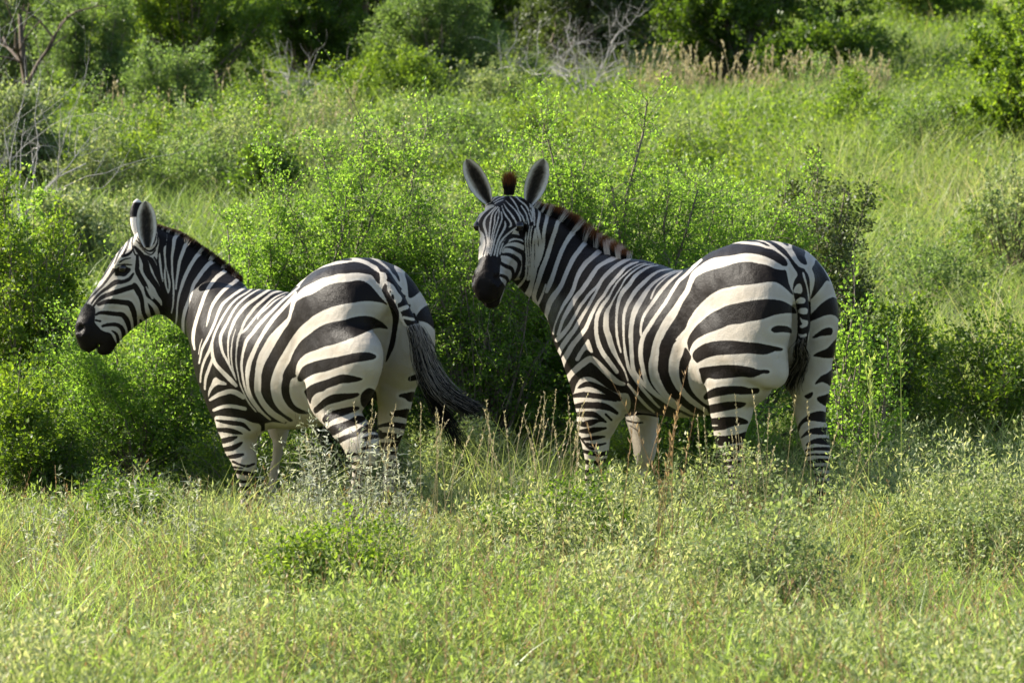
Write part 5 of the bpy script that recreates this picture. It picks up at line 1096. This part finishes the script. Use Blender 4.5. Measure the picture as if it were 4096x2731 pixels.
# right zebra, looking back at the camera
z=right()
ears=[(E('RH',285,470,14.97),E('RH',62,38,14.93),.047,np.array([-.25,-1,.05])),(E('RH',672,490,15.0),E('RH',822,36,14.97),.049,np.array([.15,-1,.05]))]
root,gb,V,N,f,ops=build_zebra(z,R_STR,R_HEAD,'right zebra, standing rump first, face turned back to look straight at the viewer',ears,cpx('RH',607,712),.35)
mane(z,root,gb,V,ops,6500,'RN',[.03,.045,.062,.07,.072,.068,.06,.03],.6)
n=1100; Fp=np.stack([E('RH',435+90*rng.random(),395-25*rng.random(),14.99+.03*rng.random()) for _ in range(n)])
D=unit(np.stack([.02+rng.normal(0,.13,n),-.15+rng.normal(0,.1,n),np.ones(n)],1)); L=.10*(.55+.5*rng.random(n))
SV,SF,tt,bw=strands(Fp,D,L,.0026,np.clip(rng.normal(.1,.1,n),0,1),np.full(n,.1),np.clip(rng.normal(1,.15,n),0,1)); mesh('forelock',SV-gb,SF,M_HAIR,root,tone=tt,brown=bw)
def tuft(root,gb,pts,n,w0,L,tones,spread,name='tail_tuft'):
    """hairs that leave the dock along pts (world) and follow it"""
    pts=np.asarray(pts); i=rng.integers(0,max(1,len(pts)//2),n); V_=[];K=8
    C=resample(pts,40); st=(rng.random(n)**1.3*18).astype(int); ln=(12+rng.random(n)*26*L).astype(int); off=rng.normal(0,1,(n,3)); 
    s=np.linspace(0,1,K); idx=np.clip(st[:,None]+ln[:,None]*s[None],0,39); j=np.minimum(idx.astype(int),38); g=(idx-j)[...,None]
    P=C[j]*(1-g)+C[j+1]*g+off[:,None]*(w0+spread*s**1.5)[None,:,None]*np.array([1,.8,.5])+rng.normal(0,.004,(n,K,3))*s[None,:,None]
    SV,SF=tubes(P,(np.array([.0009]*(K-2)+[.0007,.0003]))[None]*np.ones((n,1)),3)
    return mesh(name,SV-gb,SF,M_HAIR,root,tone=np.repeat(np.clip(tones(st/39.,n),0,1),K*3))
tuft(root,gb,[E('RQ',1670,1330,13.86),E('RQ',1630,1440,13.87),E('RI',1330,210,13.92),E('RI',1270,340,13.98),E('RI',1210,470,14.02),E('RI',1190,560,14.04)],420,.009,.8,lambda s,n:np.where(rng.random(n)<.35,.62,.06)+rng.normal(0,.05,n),.012)
# left zebra, seen in profile from behind
z=left()
ears=[(E('LH',738,500,14.98),E('LH',716,58,14.98),.045,np.array([.15,-1,.0])),(E('LH',655,420,15.17),E('LH',640,36,15.2),.036,np.array([-.25,1,.05]))]
root,gb,V,N,f,ops=build_zebra(z,L_STR,L_HEAD,'left zebra, seen from behind with its head in profile to the left',ears,cpx('LH',512,712),.6)
mane(z,root,gb,V,ops,5200,'LN',[.012,.02,.024,.026,.026,.026,.024,.012],.12,.9)
tuft(root,gb,[E('LQ',1650,960,13.80),E('LQ',1700,1060,13.79),E('LB',1415,650,13.78),E('LB',1450,760,13.77),E('LB',1520,870,13.76),E('LB',1610,940,13.76),E('LB',1690,980,13.76)],2200,.013,1.0,lambda s,n:np.where(rng.random(n)<.5*(s<.25),.68,.05)+rng.normal(0,.05,n),.014)
tuft(root,gb,[E('LQ',1670,1010,13.80),E('LB',1405,650,13.79),E('LB',1430,800,13.78),E('LB',1500,960,13.78),E('LB',1570,1080,13.78),E('LB',1620,1200,13.78)],300,.011,.9,lambda s,n:np.full(n,.03)+rng.normal(0,.02,n),.016)
